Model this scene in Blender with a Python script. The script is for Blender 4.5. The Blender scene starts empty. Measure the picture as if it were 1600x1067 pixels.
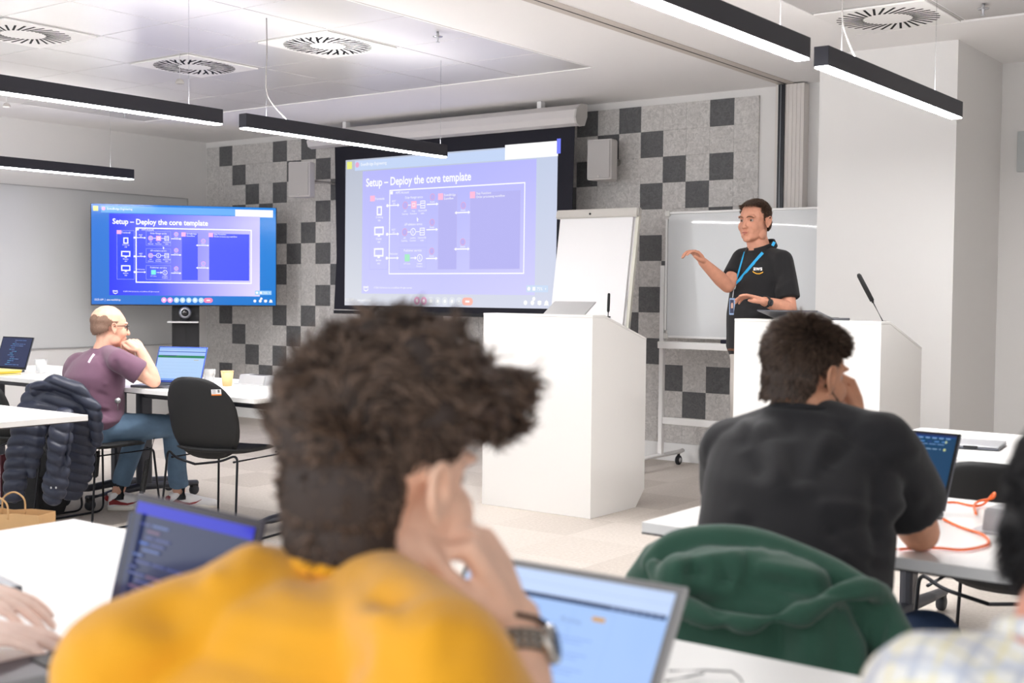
import bpy, bmesh, math, random
import numpy as np
from mathutils import Vector, Matrix, Euler
random.seed(7); np.random.seed(7)
C = bpy.context.scene.collection
SC = bpy.context.scene

# ------------------------------------------------------------------ camera
F_PX, YAW, PIT, ROL, CAMZ = 1927.6, -.643, -.0396, .0097, 1.29
_r = Vector((math.cos(YAW), -math.sin(YAW), 0))
_f = Vector((math.sin(YAW)*math.cos(PIT), math.cos(YAW)*math.cos(PIT), math.sin(PIT)))
_u = _r.cross(_f)
CR = math.cos(ROL)*_r + math.sin(ROL)*_u
CU = -math.sin(ROL)*_r + math.cos(ROL)*_u
CF = _f
cam_d = bpy.data.cameras.new('camera'); cam = bpy.data.objects.new('camera', cam_d); C.objects.link(cam)
cam.matrix_world = Matrix(((CR.x, CU.x, -CF.x, 0), (CR.y, CU.y, -CF.y, 0), (CR.z, CU.z, -CF.z, CAMZ), (0, 0, 0, 1)))
cam_d.sensor_width = 36; cam_d.lens = F_PX/1600*36
cam_d.dof.use_dof = True; cam_d.dof.focus_distance = 7.0; cam_d.dof.aperture_fstop = 4.2
cam_d.clip_start = .05
SC.camera = cam

def W(x, y, d):
    """world point seen at photo pixel x, y at depth d (m)"""
    return Vector((0, 0, CAMZ)) + (CR*((x-800)/F_PX) + CU*((533.5-y)/F_PX) + CF)*d
VR, VF = Vector((.8, .6, 0)), Vector((-.6, .8, 0))     # level camera right / forward

# ------------------------------------------------------------------ world and exposure
wd = bpy.data.worlds.new('world'); SC.world = wd; wd.use_nodes = True
wd.node_tree.nodes['Background'].inputs[0].default_value = (.93, .96, 1, 1)
wd.node_tree.nodes['Background'].inputs[1].default_value = 2.05
SC.view_settings.view_transform = 'Standard'; SC.view_settings.look = 'None'
SC.view_settings.exposure = 0.12; SC.view_settings.gamma = 1; SC.view_settings.use_curve_mapping = False
LIGHT_STRENGTH = 125.0

# ------------------------------------------------------------------ materials
def lin(c):
    return tuple(((v/255)/12.92 if v/255 <= .04045 else ((v/255+.055)/1.055)**2.4) for v in c)
MATS = {}
def mat(name, col, rough=.6, metal=0, bump=0, bscale=200, spec=.5, var=0, vscale=8, coat=0, trans=0, ior=1.45, sheen=0, alpha=1):
    if name in MATS: return MATS[name]
    m = bpy.data.materials.new(name); m.use_nodes = True; MATS[name] = m
    nt = m.node_tree; b = nt.nodes['Principled BSDF']
    c = lin(col)+(1,)
    b.inputs['Base Color'].default_value = c
    b.inputs['Roughness'].default_value = rough; b.inputs['Metallic'].default_value = metal
    b.inputs['Specular IOR Level'].default_value = spec
    b.inputs['Coat Weight'].default_value = coat
    b.inputs['Transmission Weight'].default_value = trans; b.inputs['IOR'].default_value = ior
    if sheen: b.inputs['Sheen Weight'].default_value = sheen
    tc = nt.nodes.new('ShaderNodeTexCoord')
    if var:
        n = nt.nodes.new('ShaderNodeTexNoise'); n.inputs['Scale'].default_value = vscale; n.inputs['Detail'].default_value = 6
        nt.links.new(tc.outputs['Object'], n.inputs['Vector'])
        r = nt.nodes.new('ShaderNodeValToRGB')
        r.color_ramp.elements[0].position = .3; r.color_ramp.elements[1].position = .7
        r.color_ramp.elements[0].color = tuple(v*(1-var) for v in c[:3])+(1,)
        r.color_ramp.elements[1].color = tuple(min(1, v*(1+var)) for v in c[:3])+(1,)
        nt.links.new(n.outputs['Fac'], r.inputs[0]); nt.links.new(r.outputs[0], b.inputs['Base Color'])
    if bump:
        n = nt.nodes.new('ShaderNodeTexNoise'); n.inputs['Scale'].default_value = bscale; n.inputs['Detail'].default_value = 4
        nt.links.new(tc.outputs['Object'], n.inputs['Vector'])
        bp = nt.nodes.new('ShaderNodeBump'); bp.inputs['Strength'].default_value = bump; bp.inputs['Distance'].default_value = .004
        nt.links.new(n.outputs['Fac'], bp.inputs['Height']); nt.links.new(bp.outputs[0], b.inputs['Normal'])
    return m
def emit(name, col, s):
    if name in MATS: return MATS[name]
    m = bpy.data.materials.new(name); m.use_nodes = True; MATS[name] = m
    nt = m.node_tree; nt.nodes.remove(nt.nodes['Principled BSDF'])
    e = nt.nodes.new('ShaderNodeEmission'); e.inputs[0].default_value = tuple(col)+(1,); e.inputs[1].default_value = s
    nt.links.new(e.outputs[0], nt.nodes['Material Output'].inputs[0]); return m
def screen_mat(name, s, gloss=.12):
    """display surface: the picture is a colour attribute that glows, under a faintly glossy front"""
    m = bpy.data.materials.new(name); m.use_nodes = True; MATS[name] = m
    nt = m.node_tree; b = nt.nodes['Principled BSDF']
    a = nt.nodes.new('ShaderNodeAttribute'); a.attribute_name = 'picture'
    b.inputs['Base Color'].default_value = (.01, .01, .01, 1); b.inputs['Roughness'].default_value = gloss
    b.inputs['Specular IOR Level'].default_value = .3
    nt.links.new(a.outputs['Color'], b.inputs['Emission Color']); b.inputs['Emission Strength'].default_value = s
    return m
def hair_mat(name, dark, light, rough=.5):
    m = bpy.data.materials.new(name); m.use_nodes = True; MATS[name] = m
    nt = m.node_tree; b = nt.nodes['Principled BSDF']; b.inputs['Roughness'].default_value = rough
    b.inputs['Specular IOR Level'].default_value = .35
    g = nt.nodes.new('ShaderNodeNewGeometry'); r = nt.nodes.new('ShaderNodeValToRGB')
    r.color_ramp.elements[0].color = lin(dark)+(1,); r.color_ramp.elements[1].color = lin(light)+(1,)
    nt.links.new(g.outputs['Random Per Island'], r.inputs[0]); nt.links.new(r.outputs[0], b.inputs['Base Color'])
    MATS[name] = [mat(name+'_roots', tuple(int(dark[i]*.85+light[i]*.15) for i in range(3)), .7), m]
    return MATS[name]
WALL = mat('white_wall_paint', (232, 230, 228), .75, bump=.05, bscale=300)
CEIL = mat('ceiling_paint', (246, 244, 243), .85)
TABLE = mat('white_laminate', (246, 245, 243), .35)
EDGE = mat('laminate_edge', (232, 229, 224), .5)
LECT = mat('white_lectern_lacquer', (230, 228, 225), .4)
BLACK = mat('black_plastic', (24, 24, 25), .5)
DARKMETAL = mat('dark_powder_coat', (30, 31, 36), .35, metal=.3)
FIXT = mat('fixture_anodised', (44, 44, 52), .45, metal=.2)
SHELL = mat('black_shell', (27, 27, 28), .62, bump=.3, bscale=500)
GREYM = mat('grey_metal', (120, 122, 126), .4, metal=.6)
ALU = mat('aluminium', (196, 197, 200), .35, metal=.75)
WHITEM = mat('white_metal', (232, 231, 230), .4)
SKIN = mat('skin', (222, 170, 145), .55, var=.08, vscale=40, spec=.35)
LED = emit('led_strip', (1, .98, .97), LIGHT_STRENGTH)
WHITEP = mat('white_paper', (236, 235, 236), .8)

# ------------------------------------------------------------------ mesh helpers
def me_from(name, V, Fc, smooth=False):
    m = bpy.data.meshes.new(name); m.from_pydata([tuple(v) for v in V], [], [tuple(f) for f in Fc]); m.update()
    if smooth: m.polygons.foreach_set('use_smooth', [True]*len(m.polygons))
    return m
def bm2me(bm, name, smooth=False):
    m = bpy.data.meshes.new(name); bm.to_mesh(m); bm.free()
    if smooth: m.polygons.foreach_set('use_smooth', [True]*len(m.polygons))
    return m
def root_inv(o):
    while o.parent: o = o.parent
    return (Matrix.LocRotScale(o.location, o.rotation_euler, None)).inverted()
def obj(name, me, m, parent=None, world=False):
    """link mesh as ONE object; world=True: vertices are in world space, moved into the thing's own frame"""
    if isinstance(me, bmesh.types.BMesh): me = bm2me(me, name)
    if world and parent is not None: me.transform(root_inv(parent))
    o = bpy.data.objects.new(name, me); C.objects.link(o)
    me.name = name
    if m is not None:
        for k in (m if isinstance(m, (list, tuple)) else [m]): me.materials.append(k)
    if parent is not None: o.parent = parent
    return o
def tag(o, label=None, cat=None, group=None, kind=None):
    if label: o['label'] = label
    if cat: o['category'] = cat
    if group: o['group'] = group
    if kind: o['kind'] = kind
    return o
def thing(name, label, cat, loc=(0, 0, 0), rotz=0, group=None):
    o = bpy.data.objects.new(name, None); C.objects.link(o); o.location = loc; o.rotation_euler = (0, 0, rotz)
    o.empty_display_size = .1
    return tag(o, label, cat, group)
def copy_tree(o, parent=None):
    c = o.copy(); C.objects.link(c); c.parent = parent
    for ch in list(o.children): copy_tree(ch, c)
    return c
def center_obj(o, loc):
    """move a one-mesh thing's origin to loc without moving its shape"""
    o.data.transform(Matrix.Translation(-Vector(loc))); o.location = loc; return o
def box_bm(bm, c, s, bevel=0, rot=None, mi=0):
    r = bmesh.ops.create_cube(bm, size=1)['verts']
    M_ = Matrix.Translation(c) @ (rot.to_4x4() if rot else Matrix()) @ Matrix.Diagonal((s[0], s[1], s[2], 1))
    bmesh.ops.transform(bm, matrix=M_, verts=r)
    fs = set(f for v in r for f in v.link_faces)
    for f in fs: f.material_index = mi
    if bevel:
        es = set(e for v in r for e in v.link_edges)
        res = bmesh.ops.bevel(bm, geom=list(es), offset=bevel, segments=2, affect='EDGES', profile=.5)
        for f in res['faces']: f.material_index = mi
    return bm
def boxes(*specs):
    bm = bmesh.new()
    for s in specs: box_bm(bm, *s)
    return bm
def box2(x0, x1, y0, y1, z0, z1, bevel=0, mi=0, bm=None):
    if bm is None: bm = bmesh.new()
    return box_bm(bm, ((x0+x1)/2, (y0+y1)/2, (z0+z1)/2), (abs(x1-x0), abs(y1-y0), abs(z1-z0)), bevel, None, mi)
def basis(d, up=(0, 0, 1)):
    d = Vector(d).normalized(); up = Vector(up)
    if abs(d.dot(up.normalized())) > .98: up = Vector((0, 1, 0))
    a = d.cross(up).normalized(); b = a.cross(d).normalized()
    return d, a, b
def tube_geo(pts, rads, n=10, V=None, Fc=None, flat=1.0, up=(0, 0, 1), cap=True):
    """sweep a ring along pts"""
    if V is None: V, Fc = [], []
    pts = [Vector(p) for p in pts]
    if not hasattr(rads, '__len__'): rads = [rads]*len(pts)
    a = None
    base = len(V)
    for i, p in enumerate(pts):
        if i == 0: d = pts[1]-pts[0]
        elif i == len(pts)-1: d = pts[-1]-pts[-2]
        else: d = (pts[i+1]-pts[i]).normalized()+(pts[i]-pts[i-1]).normalized()
        if d.length < 1e-9: d = Vector((0, 0, 1))
        d.normalize()
        if a is None: _, a, b = basis(d, up)
        else:
            a = (a-d*a.dot(d)).normalized(); b = d.cross(a)
        for k in range(n):
            t = 2*math.pi*k/n
            V.append(p+a*math.cos(t)*rads[i]+b*math.sin(t)*rads[i]*flat)
    for i in range(len(pts)-1):
        for k in range(n):
            A = base+i*n+k; B = base+i*n+(k+1) % n
            Fc.append((A, B, B+n, A+n))
    if cap:
        Fc.append(tuple(base+k for k in range(n))[::-1]); Fc.append(tuple(base+(len(pts)-1)*n+k for k in range(n)))
    return V, Fc
def tube(name, pts, rads, m, parent=None, n=10, smooth=True, **kw):
    world = kw.pop('world', False)
    V, Fc = tube_geo(pts, rads, n, **kw)
    return obj(name, me_from(name, V, Fc, smooth), m, parent, world)
def arc_pts(pts, r=.05, k=5):
    """round the corners of a polyline"""
    pts = [Vector(p) for p in pts]; out = [pts[0]]
    for i in range(1, len(pts)-1):
        a, b, c = pts[i-1], pts[i], pts[i+1]
        rr = min(r, (a-b).length*.45, (c-b).length*.45)
        p0 = b+(a-b).normalized()*rr; p1 = b+(c-b).normalized()*rr
        for j in range(k+1):
            t = j/k; out.append(p0*(1-t)**2+b*2*t*(1-t)+p1*t*t)
    out.append(pts[-1]); return out
def spline(pts, k=6):
    P = [Vector(p) for p in pts]; P = [P[0]*2-P[1]]+P+[P[-1]*2-P[-2]]; out = []
    for i in range(1, len(P)-2):
        for j in range(k):
            t = j/k; a, b, c, d = P[i-1], P[i], P[i+1], P[i+2]
            out.append(.5*((2*b)+(c-a)*t+(2*a-5*b+4*c-d)*t*t+(3*b-a-3*c+d)*t**3))
    out.append(P[-2]); return out
def lathe_geo(prof, n=24, V=None, Fc=None, c=(0, 0, 0), close=True):
    if V is None: V, Fc = [], []
    base = len(V)
    for r, z in prof:
        for k in range(n):
            t = 2*math.pi*k/n; V.append(Vector((c[0]+r*math.cos(t), c[1]+r*math.sin(t), c[2]+z)))
    for i in range(len(prof)-1):
        for k in range(n):
            A = base+i*n+k; B = base+i*n+(k+1) % n
            Fc.append((A, B, B+n, A+n))
    if close:
        Fc.append(tuple(base+k for k in range(n))[::-1]); Fc.append(tuple(base+(len(prof)-1)*n+k for k in range(n)))
    return V, Fc
def lathe(name, prof, m, parent=None, n=24, c=(0, 0, 0), close=True, smooth=True):
    V, Fc = lathe_geo(prof, n, c=c, close=close)
    return obj(name, me_from(name, V, Fc, smooth), m, parent)
def prism(pts2, axis, a0, a1):
    """extrude polygon pts2 along axis ('x' or 'y' or 'z') from a0 to a1"""
    bm = bmesh.new()
    def mk(p, a): return {'x': (a, p[0], p[1]), 'y': (p[0], a, p[1]), 'z': (p[0], p[1], a)}[axis]
    A = [bm.verts.new(mk(p, a0)) for p in pts2]; B = [bm.verts.new(mk(p, a1)) for p in pts2]
    bm.faces.new(A); bm.faces.new(B[::-1]); n = len(pts2)
    for i in range(n): bm.faces.new((A[i], B[i], B[(i+1) % n], A[(i+1) % n]))
    bmesh.ops.recalc_face_normals(bm, faces=bm.faces); return bm
def text_geo(s, size, bold=False):
    cu = bpy.data.curves.new('lettering', 'FONT'); cu.body = s; cu.size = size
    cu.resolution_u = 3
    if bold: cu.offset = size*.022
    o = bpy.data.objects.new('lettering', cu); C.objects.link(o)
    bpy.context.view_layer.update()
    dg = bpy.context.evaluated_depsgraph_get()
    me = bpy.data.meshes.new_from_object(o.evaluated_get(dg))
    V = [v.co.copy() for v in me.vertices]; Fc = [tuple(p.vertices) for p in me.polygons]
    bpy.data.objects.remove(o); bpy.data.curves.remove(cu); bpy.data.meshes.remove(me)
    return V, Fc

# ------------------------------------------------------------------ organic modelling
class Org:
    """collects closed blobs, fuses them to one continuous skin by voxel remesh"""
    def __init__(s): s.V, s.F = [], []
    def cone(s, pts, rads, n=16, flat=1, up=(0, 0, 1), round_ends=(1, 1)):
        P = [Vector(p) for p in pts]; R = list(rads) if hasattr(rads, '__len__') else [rads]*len(P)
        pre, post = [], []
        if round_ends[0]:
            d = (P[0]-P[1]).normalized()
            for a in (85, 60, 30): pre.append((P[0]+d*R[0]*math.sin(math.radians(a)), R[0]*math.cos(math.radians(a))))
        if round_ends[1]:
            d = (P[-1]-P[-2]).normalized()
            for a in (30, 60, 85): post.append((P[-1]+d*R[-1]*math.sin(math.radians(a)), R[-1]*math.cos(math.radians(a))))
        al = pre+list(zip(P, R))+post
        tube_geo([p for p, _ in al], [max(r, .0005) for _, r in al], n, s.V, s.F, flat, up); return s
    def ell(s, c, r, rot=None, n=14):
        base = len(s.V); M3 = rot if rot is not None else Matrix.Identity(3); c = Vector(c)
        rows = n//2+1
        for i in range(rows+1):
            ph = math.pi*i/rows
            if i in (0, rows):
                s.V.append(c+M3 @ Vector((0, 0, r[2]*math.cos(ph)))); continue
            for k in range(n):
                t = 2*math.pi*k/n
                s.V.append(c+M3 @ Vector((r[0]*math.sin(ph)*math.cos(t), r[1]*math.sin(ph)*math.sin(t), r[2]*math.cos(ph))))
        def idx(i, k): return base if i == 0 else (base+1+(rows-1)*n if i == rows else base+1+(i-1)*n+k % n)
        for i in range(rows):
            for k in range(n):
                if i == 0: s.F.append((idx(0, 0), idx(1, k), idx(1, k+1)))
                elif i == rows-1: s.F.append((idx(i, k), idx(rows, 0), idx(i, k+1)))
                else: s.F.append((idx(i, k), idx(i+1, k), idx(i+1, k+1), idx(i, k+1)))
        return s
    def loft(s, secs, n=28, e=2.3):
        """secs: (center, half-width vector, half-depth vector) closed superelliptic sections"""
        base = len(s.V)
        for c, a, b in secs:
            c, a, b = Vector(c), Vector(a), Vector(b)
            for k in range(n):
                t = 2*math.pi*k/n; ct, st = math.cos(t), math.sin(t)
                s.V.append(c+a*math.copysign(abs(ct)**(2/e), ct)+b*math.copysign(abs(st)**(2/e), st))
        for i in range(len(secs)-1):
            for k in range(n):
                A = base+i*n+k; B = base+i*n+(k+1) % n
                s.F.append((A, B, B+n, A+n))
        s.F.append(tuple(base+k for k in range(n))[::-1]); s.F.append(tuple(base+(len(secs)-1)*n+k for k in range(n)))
        return s
    def box(s, c, sz, rot=None):
        bm = bmesh.new(); box_bm(bm, c, sz, 0, rot); base = len(s.V)
        s.V += [v.co.copy() for v in bm.verts]; bm.verts.index_update()
        s.F += [tuple(base+v.index for v in f.verts) for f in bm.faces]; bm.free(); return s
    def mesh(s, voxel=.004, smooth=4, fac=.5, disp=None, dec=0):
        me = me_from('tmp', s.V, s.F)
        bm = bmesh.new(); bm.from_mesh(me); bmesh.ops.recalc_face_normals(bm, faces=bm.faces); bm.to_mesh(me); bm.free()
        o = bpy.data.objects.new('tmp', me); C.objects.link(o)
        r = o.modifiers.new('r', 'REMESH'); r.mode = 'VOXEL'; r.voxel_size = voxel; r.adaptivity = 0
        if smooth:
            q = o.modifiers.new('s', 'SMOOTH'); q.factor = fac; q.iterations = smooth
        bpy.context.view_layer.update()
        dg = bpy.context.evaluated_depsgraph_get()
        out = bpy.data.meshes.new_from_object(o.evaluated_get(dg))
        bpy.data.objects.remove(o); bpy.data.meshes.remove(me)
        out.materials.clear()
        n = len(out.vertices)
        if disp is not None:
            co = np.empty(n*3); out.vertices.foreach_get('co', co); co = co.reshape(-1, 3)
            nr = np.empty(n*3); out.vertices.foreach_get('normal', nr); nr = nr.reshape(-1, 3)
            out.vertices.foreach_set('co', disp(co, nr).reshape(-1)); out.update()
        out.polygons.foreach_set('use_smooth', [True]*len(out.polygons))
        return out
def vnoise(co, scale, seed=0, octaves=2):
    """cheap smooth pseudo noise from summed sines"""
    rs = np.random.RandomState(seed); out = np.zeros(len(co)); amp = 1
    for o in range(octaves):
        for _ in range(5):
            k = rs.normal(size=3); k /= np.linalg.norm(k); out += amp*np.sin(co@k*scale*(1+.5*rs.rand())+rs.rand()*6.28)/5
        scale *= 2.1; amp *= .5
    return out
def folds(lst, namp=0, nscale=30, seed=0):
    """cloth creases: (p0, p1, width, height) ridges (height<0: valleys)"""
    def f(co, nr):
        h = np.zeros(len(co))
        for p0, p1, w, a in lst:
            p0 = np.array(p0, float); p1 = np.array(p1, float); d = p1-p0; L = d@d
            t = np.clip((co-p0)@d/L, 0, 1); q = p0+t[:, None]*d
            df = co-q
            if a > -9:      # measure across the line of sight, so the crease lies on the visible side of the cloth
                v = (p0+p1)/2-np.array([0, 0, CAMZ]); v /= np.linalg.norm(v); al = df@v; df = df-al[:, None]*v
                a_ = a*np.exp(-(al/.13)**4)
            ds = np.linalg.norm(df, axis=1)
            h += a_*np.exp(-(ds/w)**2)*(1-.5*np.abs(2*t-1)**3)
        if namp: h += namp*vnoise(co, nscale, seed)
        return co+nr*h[:, None]
    return f
def frame3(yaw, pitch=0, roll=0):
    """head frame: columns right(person's right seen facing +Y is +X), forward +Y, up; yaw turns +Y to the left"""
    return (Matrix.Rotation(yaw, 3, 'Z') @ Matrix.Rotation(pitch, 3, 'X') @ Matrix.Rotation(roll, 3, 'Y'))
def add_head(o, c, R, k=1.0, neck_to=None, neck_r=.056, jaw=1.0):
    c = Vector(c)
    def p(x, y, z): return c+R @ (Vector((x, y, z))*k)
    def e(pos, r, rot=None): o.ell(p(*pos), [v*k for v in r], R @ rot if rot is not None else R)
    e((0, -.014, .038), (.077, .096, .084)); e((0, .02, .02), (.07, .075, .075))
    e((0, .03, -.03), (.062*jaw, .066, .085)); e((0, .045, -.078), (.046*jaw, .046, .034)); e((0, .078, -.098), (.022, .018, .018))
    for s in (-1, 1):
        e((s*.04, .058, -.03), (.024, .03, .03))
        e((s*.05*jaw, .01, -.07), (.016, .035, .03))
        e((s*.032, .079, .024), (.024, .014, .008))
        e((s*.011, .104, -.034), (.009, .011, .008))
        # ear: rim, lobe, concha plate
        er = Matrix.Rotation(s*.32, 3, 'Z') @ Matrix.Rotation(-.18, 3, 'X')
        rim = [Vector((s*.080, .008, -.022)), Vector((s*.086, .006, .005)), Vector((s*.090, -.004, .022)), Vector((s*.092, -.018, .022)), Vector((s*.091, -.024, .006)), Vector((s*.087, -.018, -.016)), Vector((s*.081, -.005, -.032))]
        o.cone([p(*v) for v in spline(rim, 3)], [.0042*k]*19, 8)
        e((s*.081, -.006, -.004), (.006, .018, .026), er)
        e((s*.081, -.003, -.03), (.006, .008, .009), er)
    o.cone([p(0, .085, .018), p(0, .1, -.012), p(0, .112, -.033)], [.009*k, .0105*k, .0125*k], 10)
    e((0, .092, -.058), (.020, .010, .006)); e((0, .091, -.070), (.018, .010, .007))
    if neck_to is not None:
        n = Vector(neck_to); o.cone([p(0, -.02, -.02), p(0, -.015, -.085), n], [neck_r*k*.96, neck_r*k, neck_r*k*1.12], 20)
def socket_disp(c, R, k=1.0):
    c = np.array(c); Rn = np.array(R)
    def f(co, nr):
        l = (co-c)@Rn/k      # to local
        out = co.copy()
        for s in (-1, 1):
            d = np.linalg.norm((l-np.array([s*.031, .088, .004]))/np.array([.017, .03, .010]), axis=1)
            out -= (np.exp(-d**2)*.009*k)[:, None]*Rn[:, 1]
            d = np.linalg.norm((l-np.array([s*.0, .1, -.064]))/np.array([.02, .03, .003]), axis=1)
            out -= (np.exp(-d**2)*.0015*k)[:, None]*Rn[:, 1]
            d = np.linalg.norm((l-np.array([s*.086, -.002, -.001]))/np.array([.02, .009, .013]), axis=1)
            out -= (np.exp(-d**2)*.007*k)[:, None]*Rn[:, 0]*s
        return out
    return f
def add_hand(o, w, d, n, side, curls, k=1.0, thumb=(.6, .75, .3), tcurl=.3, spread=.10):
    """w wrist, d pointing direction, n palm normal, side vector picks the thumb side"""
    w = Vector(w); d = Vector(d).normalized(); n = (Vector(n)-d*Vector(n).dot(d)).normalized(); a = d.cross(n).normalized()
    if a.dot(Vector(side)) < 0: a = -a
    o.cone([w-d*.01*k, w+d*.03*k], [.024*k, .026*k], 14, .72, n)
    offs = [.031, .0105, -.0105, -.030]; L = [(.043, .026, .02), (.048, .03, .021), (.045, .028, .021), (.036, .021, .018)]
    knuck = [.088, .092, .088, .080]
    tips = []
    for i in range(4):
        b = w+d*knuck[i]*k+a*offs[i]*k
        o.cone([w+d*.012*k+a*offs[i]*.55*k, w+d*.05*k+a*offs[i]*.9*k-n*.002*k, b], [.014*k, .0135*k, .0108*k], 12)
        dirv = (d+a*(1.5-i)*spread).normalized(); ax = dirv.cross(n).normalized(); p = b; pts = [p]; cur = dirv
        for j in range(3):
            cur = (Matrix.Rotation(curls[i][j], 3, ax) @ cur)
            p = p+cur*L[i][j]*k; pts.append(p)
        o.cone(pts, [.0098*k, .0088*k, .008*k, .0066*k], 12); tips.append(pts[-1])
    t = (d*thumb[0]+a*thumb[1]+n*thumb[2]).normalized()
    b = w+d*.018*k+a*.020*k+n*.004*k
    ax = t.cross(d-a*.3).normalized()
    p1 = b+t*.040*k; t2 = Matrix.Rotation(tcurl, 3, ax) @ t; p2 = p1+t2*.033*k; t3 = Matrix.Rotation(tcurl, 3, ax) @ t2; p3 = p2+t3*.025*k
    o.cone([b, p1, p2, p3], [.0165*k, .0125*k, .0105*k, .008*k], 12)
    return tips
def add_foot(o, ankle, toe, k=1.0):
    a, t = Vector(ankle), Vector(toe); o.cone([a, a*.35+t*.65, t], [.038*k, .036*k, .028*k], 14, .8)
def hair_geo(me, sel, n, flow, length, rad, lift=.25, curl=0, seed=1, segs=4, jitter=.35, clump=0, taper=True):
    """geometry strands rooted on mesh me where sel(co, nr) holds; flow(co)->direction"""
    rs = np.random.RandomState(seed)
    nv = len(me.vertices); co = np.empty(nv*3); me.vertices.foreach_get('co', co); co = co.reshape(-1, 3)
    nr = np.empty(nv*3); me.vertices.foreach_get('normal', nr); nr = nr.reshape(-1, 3)
    idx = np.nonzero(sel(co, nr))[0]
    idx = rs.choice(idx, n)
    p = co[idx]+rs.normal(size=(n, 3))*.0015; N = nr[idx]
    fl = flow(p); fl /= np.linalg.norm(fl, axis=1)[:, None]+1e-9
    jit = rs.normal(size=(n, 3))*jitter
    if clump:
        jit += clump*np.stack([vnoise(p, 90, 11+q) for q in range(3)], 1)*1.6
    d = fl+N*lift+jit; d -= N*np.minimum(0, (d*N).sum(1))[:, None]*.9
    d /= np.linalg.norm(d, axis=1)[:, None]
    L = length*(.7+.6*rs.rand(n)) if not callable(length) else length(p)*(.7+.6*rs.rand(n))
    side = np.cross(d, N); side /= np.linalg.norm(side, axis=1)[:, None]+1e-9
    ph = rs.rand(n)*6.28 if not clump else vnoise(p, 60, 77)*6
    pts = []
    cur = p-N*.003
    for s in range(segs+1):
        pts.append(cur.copy())
        t = s/segs
        bend = d-N*(lift*1.1*t)[..., None] if hasattr(lift, 'shape') else d-N*(lift*1.3*t)
        if curl: bend = bend+side*(curl*np.sin(ph+t*4.5))[:, None]+N*(curl*.6*np.cos(ph+t*4.5))[:, None]
        bend /= np.linalg.norm(bend, axis=1)[:, None]
        cur = cur+bend*(L/segs)[:, None]
    pts = np.stack(pts, 1)      # n, segs+1, 3
    V = []; k3 = 3
    up = np.cross(side, d)
    R = rad*(.7+.6*rs.rand(n))
    out = np.zeros((n, segs+1, k3, 3))
    for s in range(segs+1):
        w = (1-.75*(s/segs)) if taper else 1
        for j in range(k3):
            a = 2*math.pi*j/k3
            out[:, s, j] = pts[:, s]+(side*math.cos(a)+up*math.sin(a))*(R*w)[:, None]
    V = out.reshape(-1, 3)
    Fc = []
    per = (segs+1)*k3
    base = np.arange(n)*per
    quads = []
    for s in range(segs):
        for j in range(k3):
            a = s*k3+j; b = s*k3+(j+1) % k3
            quads.append((a, b, b+k3, a+k3))
    q = np.array(quads)
    Fc = (base[:, None, None]+q[None]).reshape(-1, 4)
    return V, Fc
def join_np(me, V, Fc, name):
    """mesh me plus strands"""
    nv = len(me.vertices) if me else 0
    V0 = []; F0 = []
    if me:
        co = np.empty(nv*3); me.vertices.foreach_get('co', co); V0 = co.reshape(-1, 3).tolist()
        F0 = [tuple(p.vertices) for p in me.polygons]
    out = me_from(name, V0+np.asarray(V).tolist(), F0+(np.asarray(Fc)+nv).tolist(), True)
    out.polygons.foreach_set('material_index', [0]*len(F0)+[1]*len(Fc)); return out

# ================================================================== SETTING
WX, WY, CE = -10.26, 8.376, 2.808
def floor_mat():
    m = bpy.data.materials.new('carpet_tiles'); m.use_nodes = True; nt = m.node_tree; b = nt.nodes['Principled BSDF']
    N = nt.nodes.new; L = nt.links.new
    tc = N('ShaderNodeTexCoord'); mp = N('ShaderNodeMapping'); mp.inputs['Scale'].default_value = (2, 2, 0); mp.inputs['Location'].default_value = (.35, .2, 0)
    L(tc.outputs['Object'], mp.inputs['Vector'])
    fl = N('ShaderNodeVectorMath'); fl.operation = 'FLOOR'; L(mp.outputs[0], fl.inputs[0])
    wn = N('ShaderNodeTexWhiteNoise'); wn.noise_dimensions = '2D'; L(fl.outputs[0], wn.inputs['Vector'])
    n = N('ShaderNodeTexNoise'); n.inputs['Scale'].default_value = 60; n.inputs['Detail'].default_value = 8; L(tc.outputs['Object'], n.inputs['Vector'])
    a = N('ShaderNodeMath'); a.operation = 'MULTIPLY_ADD'; a.inputs[1].default_value = .35; L(wn.outputs['Value'], a.inputs[0])
    s = N('ShaderNodeMath'); s.operation = 'MULTIPLY'; s.inputs[1].default_value = .65; L(n.outputs['Fac'], s.inputs[0]); L(s.outputs[0], a.inputs[2])
    r = N('ShaderNodeValToRGB'); r.color_ramp.elements[0].position = .15; r.color_ramp.elements[1].position = .85
    r.color_ramp.elements[0].color = lin((176, 167, 158))+(1,); r.color_ramp.elements[1].color = lin((212, 204, 196))+(1,)
    L(a.outputs[0], r.inputs[0]); L(r.outputs[0], b.inputs['Base Color']); b.inputs['Roughness'].default_value = .95
    b.inputs['Specular IOR Level'].default_value = .15
    bp = N('ShaderNodeBump'); bp.inputs['Strength'].default_value = .4; bp.inputs['Distance'].default_value = .003
    n2 = N('ShaderNodeTexNoise'); n2.inputs['Scale'].default_value = 400; L(tc.outputs['Object'], n2.inputs['Vector'])
    L(n2.outputs['Fac'], bp.inputs['Height']); L(bp.outputs[0], b.inputs['Normal']); return m
tag(obj('floor', box2(-10.4, 2.0, -.9, 8.5, -.1, 0), floor_mat()), kind='structure')
tag(obj('wall_front', box2(-10.4, 2.0, WY, WY+.12, 0, CE+.1), WALL), kind='structure')
tag(obj('wall_left', box2(WX-.12, WX, -.9, WY, 0, CE+.1), WALL), kind='structure')
tag(obj('wall_right', box2(-3.17, -2.31, 7.45, WY, 0, CE), WALL), kind='structure')
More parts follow.
